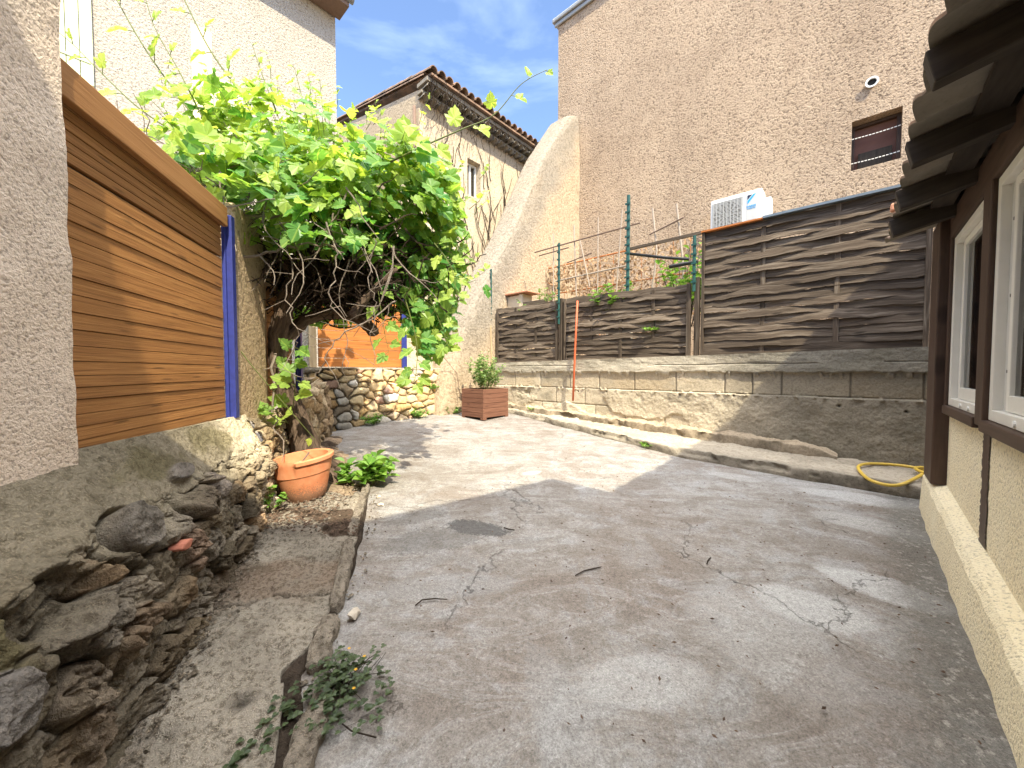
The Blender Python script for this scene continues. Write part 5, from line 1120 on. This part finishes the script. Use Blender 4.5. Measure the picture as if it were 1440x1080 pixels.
mb = MB(); rl = random.Random(191); gc_ = []
for i in range(620):
    q = rl.random()
    if i < 420: y = .75+1.75*q; x = float(np.interp(y, [.1, 1, 2.56, 3], [-.72, -1.03, -1.62, -1.72]))+abs(rl.gauss(0, .05))
    elif i < 520: y = .8+2.0*q; x = float(np.interp(y, [.1, .97, 1.25, 1.5, 1.9, 2.4, 2.9, 3.0], [-.45, -.62, -.76, -.76, -.83, -.97, -1.13, -1.15]))+.045+abs(rl.gauss(0, .035))
    else: y = 2.35+.55*rl.random(); x = -1.5+.42*rl.random()
    s_ = rl.uniform(.003, .009)*(1.6 if rl.random() < .12 else 1); p = FL(x, y, .045 if (i < 420 or i >= 520) else .006); vs = []
    for k, (a, b, c_) in enumerate(((1, 0, 0), (-1, 0, 0), (0, 1, 0), (0, -1, 0), (0, 0, .8), (0, 0, -.8))): vs.append(p+Vector((a, b, c_))*s_*rl.uniform(.6, 1.3)+Vector((rl.uniform(-.3, .3), rl.uniform(-.3, .3), 0))*s_)
    mb.add(vs, [(0, 2, 4), (2, 1, 4), (1, 3, 4), (3, 0, 4), (2, 0, 5), (1, 2, 5), (3, 1, 5), (0, 3, 5)]); gc_ += [np.array([.30, .255, .20])*rl.uniform(.45, 1.5)]*6
mb.c = np.array(gc_); tag(obj('gravel', mb, M['slab']), 'loose stone crumbs along the foot of the near rubble wall', 'gravel', kind='stuff')

# garden plants behind the fence
gs = thing('shrub', 'sparse yellow green shrub behind the short low woven panel', 'shrub', W(-4.1, 5.3, .2)); bush(gs, W(-4.05, 5.3, .7), .42, .78, 22, 9, .085, .05, M['shrub_leaf'], M['twig_dark'], 95, 1.2, .005, (0, 0, 0), .3)
gs = thing('shrub', 'green leafy shrub spilling over the long low woven panel', 'shrub', W(-2.7, 5.2, .2)); bush(gs, W(-2.72, 5.25, .7), .42, .66, 34, 12, .09, .055, M['weed_leaf'], M['twig_dark'], 96, 1.2, .005, (0, 0, 0), .3)
gs = thing('shrub', 'ivy-like dark green shrub left of the tall woven panel', 'shrub', W(-1.75, 5.5, .2)); bush(gs, W(-1.78, 5.5, .6), .50, 1.15, 40, 13, .09, .06, M['weed_leaf'], M['twig_dark'], 97, 1.15, .005, (0, 0, 0), .25)
wd = thing('weed', 'single green sprig poking through the long low woven panel', 'weed', W(-1.98, 4.88, .52)); bush(wd, W(-2.0, 4.885, .52), .08, .05, 6, 5, .055, .035, M['weed_leaf'], M['green_cane'], 98, 1.2, .002, NV*-.8)

# ================================================================== GRAPE VINE
vine = thing('grape_vine', 'old grape vine with a twisted trunk and big bright green crown over the fence', 'vine', FL(-1.80, 3.22, 0))
rv = random.Random(101)
def spline(ps, k=7):
    ps = [Vector(p) for p in ps]; out = []
    for i in range(len(ps)-1):
        p0, p1, p2, p3 = ps[max(i-1, 0)], ps[i], ps[i+1], ps[min(i+2, len(ps)-1)]
        for s_ in range(k):
            t_ = s_/k; out.append(.5*((2*p1)+(p2-p0)*t_+(2*p0-5*p1+4*p2-p3)*t_*t_+(3*p1-p0-3*p2+p3)*t_**3))
    out.append(ps[-1]); return out
def limb(mb, ps, rads, n=12, lump=.22):
    pts = spline(ps); rr = np.interp(np.linspace(0, 1, len(pts)), np.linspace(0, 1, len(rads)), rads)
    pts = [p+Vector((rv.uniform(-.12, .12), rv.uniform(-.12, .12), 0))*float(r_)*.6 for p, r_ in zip(pts, rr)]
    mb.tube(pts, list(rr), n, lump=lump)
tk = MB(); gz = floor_z(-1.8, 3.2)
limb(tk, [(-1.62, 3.12, gz-.05), (-1.70, 3.17, gz+.12), (-1.78, 3.18, -.50), (-1.86, 3.15, -.2), (-1.90, 3.10, .05), (-1.88, 3.06, .3), (-1.80, 3.05, .55), (-1.72, 3.05, .8)], [.17, .125, .092, .078, .07, .07, .065, .05], 16)
limb(tk, [(-1.80, 3.22, gz-.02), (-1.84, 3.22, -.55), (-1.88, 3.18, -.2)], [.10, .075, .05], 12)
for e in ((-1.38, 2.98, gz-.03), (-1.48, 2.90, gz-.04), (-1.95, 2.98, gz), (-1.60, 3.5, gz-.02)):
    limb(tk, [(-1.70, 3.15, gz+.16), ((-1.70+e[0])/2, (3.15+e[1])/2, gz+.07), e], [.09, .07, .03], 10, .3)
obj('trunk', tk, M['bark'], vine, smooth=True)
br = MB()
limb(br, [(-1.86, 3.12, .25), (-1.74, 3.25, .44), (-1.52, 3.30, .50), (-1.30, 3.28, .44), (-1.17, 3.22, .32)], [.05, .05, .05, .055, .045], 11, .3)
limb(br, [(-1.25, 2.97, .42), (-1.12, 3.0, .6), (-.9, 3.0, .8)], [.045, .03, .015], 9)
limb(br, [(-1.72, 3.05, .78), (-2.0, 3.0, 1.0), (-2.3, 2.9, 1.25)], [.045, .03, .015], 9)
limb(br, [(-1.74, 3.05, .75), (-1.5, 3.05, 1.1), (-1.2, 3.1, 1.4)], [.045, .03, .015], 9)
obj('branch', br, M['bark'], vine, smooth=True)
# dark tangle under the crown
dk = MB()
for i in range(1300):
    p = Vector((-1.48+rv.gauss(0, .33), 3.28+rv.gauss(0, .20), .78+rv.gauss(0, .20))); d = Vector((rv.gauss(0, 1), rv.gauss(0, .5), rv.gauss(0, .7))).normalized(); pts = [p]
    for k in range(5): d = (d+Vector((rv.gauss(0, .35), rv.gauss(0, .3), rv.gauss(0, .35)-.05))).normalized(); pts.append(pts[-1]+d*.075)
    if min(q.z for q in pts) < .36+.1*rv.random(): continue
    dk.tube(pts, [.0065*rv.uniform(.6, 1.6)*(1-.12*k) for k in range(6)], 4)
obj('dead_tangle', dk, M['twig_dark'], vine)
tw = MB()
def wander(p, d, n, st, r0, sag=-.04, w=.22):
    p = Vector(p); d = Vector(d).normalized(); pts = [p]
    for k in range(n): d = (d+Vector((rv.gauss(0, w), rv.gauss(0, w*.6), rv.gauss(0, w)+sag))).normalized(); p = p+d*st; pts.append(p)
    tw.tube(pts, [r0*(1-.65*k/n) for k in range(n+1)], 5); return pts
for i in range(15):
    p = (-1.90+1.1*rv.random(), 2.62+.35*rv.random(), 1.0+.2*rv.gauss(0, 1)); pts = wander(p, (rv.uniform(-.6, .6), -.15, -1), rv.randint(5, 9), .085, .0058, -.05)
    if rv.random() < .7: q = rv.choice(pts[1:-1]); wander(q, (rv.uniform(-1, 1), -.2, rv.uniform(-.8, .2)), 4, .06, .004)
for i in range(26):
    p = (-2.35+.7*rv.random(), 2.55+.35*rv.random(), 1.05+.2*rv.random()); wander(p, (rv.uniform(-.9, .9), -.2, rv.uniform(-1, .1)), rv.randint(4, 8), .075, .006)
for i in range(190):
    p = (-2.70+.85*rv.random(), 2.5+.5*rv.random(), 1.22+.20*rv.random()); wander(p, (rv.uniform(-1, 1), rv.uniform(-.3, .3), rv.uniform(-.4, .3)), 6, .07, .005, 0, .35)
for ps, r_ in (([(-2.12, 2.62, .88), (-1.93, 2.62, 1.02), (-1.72, 2.65, 1.06), (-1.35, 2.7, 1.15)], .013), ([(-2.16, 2.55, .56), (-1.95, 2.55, .70), (-1.72, 2.6, .78), (-1.45, 2.65, .87), (-1.20, 2.7, .84)], .012), ([(-2.10, 2.5, 1.1), (-2.2, 2.48, .95), (-2.14, 2.48, .74), (-2.05, 2.5, .60)], .008),
    ([(-1.62, 2.66, .95), (-1.50, 2.64, .70), (-1.55, 2.62, .48), (-1.47, 2.6, .25), (-1.50, 2.62, .10)], .0055), ([(-1.27, 2.62, 1.0), (-1.18, 2.62, .76), (-1.24, 2.6, .52), (-1.15, 2.6, .3), (-1.13, 2.6, .02)], .006), ([(-.80, 2.65, .50), (-.98, 2.62, .35), (-1.22, 2.6, .20), (-1.30, 2.6, .02), (-1.42, 2.6, -.06)], .006), ([(-.93, 2.6, .9), (-.97, 2.6, .62), (-.92, 2.6, .4), (-.98, 2.6, .2), (-.88, 2.6, -.02)], .0045), ([(-1.85, 2.95, .15), (-1.80, 2.85, -.2), (-1.75, 2.8, -.45)], .010)):
    sp = [q+Vector((rv.gauss(0, .012), rv.gauss(0, .01), rv.gauss(0, .012))) for q in spline(ps, 5)]
    tw.tube(sp, [r_*(1-.6*k/(len(sp)-1)) for k in range(len(sp))], 6, lump=.2)
    for q in sp[2::4]: wander(q, (rv.uniform(-1, 1), -.1, rv.uniform(-.9, .3)), rv.randint(3, 5), .055, r_*.55)
obj('dry_twigs', tw, M['twig'], vine)

HALF = [(0, -.02), (.10, -.17), (.24, -.20), (.33, -.10), (.46, -.04), (.42, .08), (.55, .20), (.62, .36), (.50, .40), (.42, .42), (.34, .40), (.42, .58), (.30, .66), (.26, .80), (.12, .88), (0, 1.04)]
OUT = HALF+[(-x, y) for x, y in HALF[-2:0:-1]]
LV = []
def vleaf(mb, p, d, up, s, rnd):
    d = Vector(d).normalized(); sd = d.cross(up); sd = sd.normalized() if sd.length > 1e-4 else d.orthogonal(); n = sd.cross(d)
    fo = rv.uniform(.05, .45); cu = rv.uniform(.1, .6); wv = rv.uniform(-.25, .25); tw_ = rv.uniform(.85, 1.15)
    vs = []; g = []
    def P(x, y): return p+d*(y*s)+sd*(x*s*tw_)+n*(s*(abs(x)*fo-cu*.45*max(0, y)**2+wv*x*y+.05*math.sin(x*11+y*7)))
    vs.append(P(0, .22)); g.append((0, .22, rnd))
    for x, y in OUT: vs.append(P(x, y)); g.append((x, y, rnd))
    k = len(OUT); mb.add(vs, [(0, 1+i, 1+(i+1) % k) for i in range(k)], g)
lf = MB(); st = MB()
POLY = [(-3.01, 1.76), (-2.73, 2.17), (-2.44, 2.34), (-2.06, 2.27), (-1.58, 2.15), (-1.13, 1.96), (-0.75, 1.90), (-0.49, 1.67), (-0.47, 1.34), (-0.45, 0.83), (-0.56, 0.36), (-0.78, 0.09), (-0.96, 0.40), (-1.06, 0.87), (-1.45, 1.07), (-1.95, 1.16), (-2.36, 1.32), (-2.70, 1.49)]
def inside(x, y, P):
    c_ = False; j = len(P)-1
    for i in range(len(P)):
        if (P[i][1] > y) != (P[j][1] > y) and x < (P[j][0]-P[i][0])*(y-P[i][1])/(P[j][1]-P[i][1])+P[i][0]: c_ = not c_
        j = i
    return c_
LIGHT = Vector((.25, -.55, .8))
n_ = 0; tries = 0
clumps = [(rv.uniform(-2.95, -.44), rv.uniform(.1, 2.35), rv.uniform(2.95, 3.75)) for k in range(400)]; clumps = [q for q in clumps if inside(q[0], q[1], POLY)][:170]
while n_ < 1750 and tries < 90000:
    tries += 1
    cx_, cz_, cy_ = rv.choice(clumps); x = cx_+rv.gauss(0, .135); z = cz_+rv.gauss(0, .135); y = cy_+rv.gauss(0, .14)
    y = min(max(y, 2.85 if z > 1.25 else 3.2), 3.9)
    if not inside(x, z, POLY): continue
    # crown thins towards the left edge and the front-bottom
    if x < -2.55 and rv.random() < .5: continue
    p = Vector((x, y, z)); outw = (p-Vector((-1.55, 3.45, .9))).normalized()
    up = (LIGHT*.8+outw*.7+Vector((rv.gauss(0, .55), rv.gauss(0, .55), rv.gauss(0, .55)))).normalized()
    d = Vector((outw.x+rv.gauss(0, .7), outw.y*.5+rv.gauss(0, .7)-.2, rv.gauss(-.35, .55)))
    d = d-up*d.dot(up)
    s = rv.choice((.07, .09, .115, .135, .16))*rv.uniform(.85, 1.1)
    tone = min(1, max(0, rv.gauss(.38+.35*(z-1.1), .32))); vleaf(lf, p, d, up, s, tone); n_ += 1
    if rv.random() < .25: st.tube([p-outw*.12+Vector((0, 0, -.02)), p-outw*.05, p], .0022, 4)
for i in range(390):                                  # front brow of the crown, over the dark tangle
    if i < 300: p = Vector((rv.uniform(-1.95, -1.0), rv.uniform(2.55, 3.05), rv.uniform(.88, 1.62)))
    else: p = Vector((rv.uniform(-2.2, -1.5), rv.uniform(2.32, 2.62), rv.uniform(1.10, 1.48)))
    up = (LIGHT*.8+Vector((rv.gauss(0, .5), -.3+rv.gauss(0, .5), rv.gauss(0, .5)))).normalized(); d = Vector((rv.gauss(0, .8), rv.gauss(-.2, .6), rv.gauss(-.5, .5)))
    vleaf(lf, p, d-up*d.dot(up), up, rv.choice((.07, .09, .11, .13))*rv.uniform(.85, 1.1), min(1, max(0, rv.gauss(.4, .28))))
for i in range(420):                                  # shaded leaves inside and behind the crown
    p = Vector((-1.55+rv.gauss(0, .38), 3.72+rv.gauss(0, .12), .88+rv.gauss(0, .24)))
    if p.z < .45 or p.x < -2.3: continue
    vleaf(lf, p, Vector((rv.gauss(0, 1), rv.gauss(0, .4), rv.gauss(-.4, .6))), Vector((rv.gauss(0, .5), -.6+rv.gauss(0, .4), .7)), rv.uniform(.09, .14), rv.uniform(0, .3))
# long shoots that leave the crown
def shoot(ps, r0, sizes, nl, seed=0, tone=.8, dark=True):
    pts = spline(ps, 8); k = len(pts); st.tube(pts, [r0*(1-.75*i/k) for i in range(k)], 5)
    for i in range(nl):
        t_ = .12+.86*i/max(1, nl-1); q = pts[min(k-1, int(t_*(k-1)))]; dd = (pts[min(k-1, int(t_*(k-1))+1)]-pts[max(0, int(t_*(k-1))-1)]).normalized()
        side = Vector((dd.z, 0, -dd.x))*(1 if i % 2 else -1); d = side+dd*.5+Vector((0, rv.uniform(-.6, .2), rv.uniform(-.4, .1))); s = sizes[0]+(sizes[1]-sizes[0])*t_
        e = q+d.normalized()*s*.55; st.tube([q, (q+e)/2+ZV*.006, e], .0028, 4); vleaf(lf, e, d, Vector((rv.gauss(0, .35), -.75, .55)), s*rv.uniform(.8, 1.15), min(1, tone+rv.uniform(-.25, .25)))
shoot([(-2.30, 3.23, 1.58), (-2.56, 3.18, 2.01), (-2.90, 3.12, 2.52), (-3.12, 3.10, 2.92), (-3.20, 3.08, 3.06)], .009, (.19, .07), 8)
shoot([(-2.68, 3.18, 1.90), (-2.99, 3.12, 2.10), (-3.29, 3.10, 2.39), (-3.51, 3.10, 2.61), (-3.72, 3.08, 2.77)], .007, (.14, .06), 8)
shoot([(-2.14, 3.18, 2.17), (-2.40, 3.12, 2.54), (-2.61, 3.10, 2.97), (-2.74, 3.08, 3.23)], .008, (.15, .08), 9)
shoot([(-2.40, 3.07, 1.90), (-2.56, 3.01, 2.29), (-2.73, 2.99, 2.62), (-2.79, 2.97, 2.90)], .006, (.12, .05), 8)
shoot([(-1.95, 3.23, 2.12), (-2.07, 3.23, 2.45), (-2.15, 3.23, 2.70)], .006, (.10, .03), 6)
shoot([(-1.67, 3.18, 2.01), (-1.73, 3.18, 2.29), (-1.78, 3.18, 2.48)], .005, (.09, .03), 5)
shoot([(-1.54, 3.23, 2.01), (-1.58, 3.23, 2.23), (-1.59, 3.23, 2.41)], .005, (.08, .03), 5)
shoot([(-1.11, 3.23, 1.84), (-1.09, 3.23, 2.06), (-1.14, 3.23, 2.23)], .005, (.09, .03), 6, tone=1)
shoot([(-0.95, 3.01, 1.62), (-0.67, 3.01, 1.75), (-0.39, 3.01, 1.87), (-0.14, 3.01, 1.98), (0.07, 3.01, 2.21), (0.27, 3.01, 2.32)], .008, (.19, .05), 8, tone=.75)
shoot([(-0.61, 3.01, 1.00), (-0.47, 2.95, 0.80), (-0.42, 2.92, 0.58)], .005, (.11, .07), 7, tone=.7)
shoot([(-0.84, 3.01, 0.56), (-0.74, 2.95, 0.22), (-0.74, 2.92, -0.02), (-0.76, 2.92, -0.09)], .005, (.12, .09), 10, tone=.35)
shoot([(-1.06, 3.01, 0.67), (-1.00, 2.97, 0.33), (-0.95, 2.94, 0.13)], .004, (.12, .08), 6, tone=.3)
shoot([(-0.67, 3.07, 0.61), (-0.56, 3.07, 0.33), (-0.50, 3.03, 0.18)], .004, (.12, .08), 7, tone=.6)
shoot([(-2.00, 2.40, .80), (-1.93, 2.42, .50), (-1.80, 2.50, .15), (-1.62, 2.62, -.18), (-1.42, 2.72, -.50)], .006, (.035, .05), 4, tone=.8)
shoot([(-1.80, 3.05, .0), (-1.72, 2.95, .1), (-1.65, 2.9, .18)], .004, (.10, .09), 4, tone=.3)
shoot([(-1.75, 3.02, -.30), (-1.66, 2.9, -.12), (-1.62, 2.85, -.05)], .004, (.12, .10), 5, tone=.4)
shoot([(-1.78, 3.0, -.42), (-1.78, 2.88, -.32), (-1.80, 2.8, -.25)], .004, (.11, .09), 5, tone=.55)
for k in range(46):                                   # wispy young tips and tendrils around the rim
    q = rv.choice(POLY[:10]); p = Vector((q[0]+rv.gauss(0, .1), rv.uniform(2.9, 3.4), q[1]-.05+rv.gauss(0, .06))); o_ = (p-Vector((-1.55, 3.3, 1.0))).normalized()
    e = p+Vector((o_.x*.6, -.05, o_.z*.6+.5)).normalized()*rv.uniform(.10, .22); st.tube([p, (p+e)/2+Vector((rv.gauss(0, .02), 0, 0)), e], [.003, .002, .001], 4)
    for j in range(3): vleaf(lf, p+(e-p)*(.4+.3*j), Vector((rv.gauss(0, 1), rv.gauss(0, .5), rv.uniform(-.2, .8))), Vector((rv.gauss(0, .4), -.6, .6)), rv.uniform(.025, .06), rv.uniform(.7, 1))
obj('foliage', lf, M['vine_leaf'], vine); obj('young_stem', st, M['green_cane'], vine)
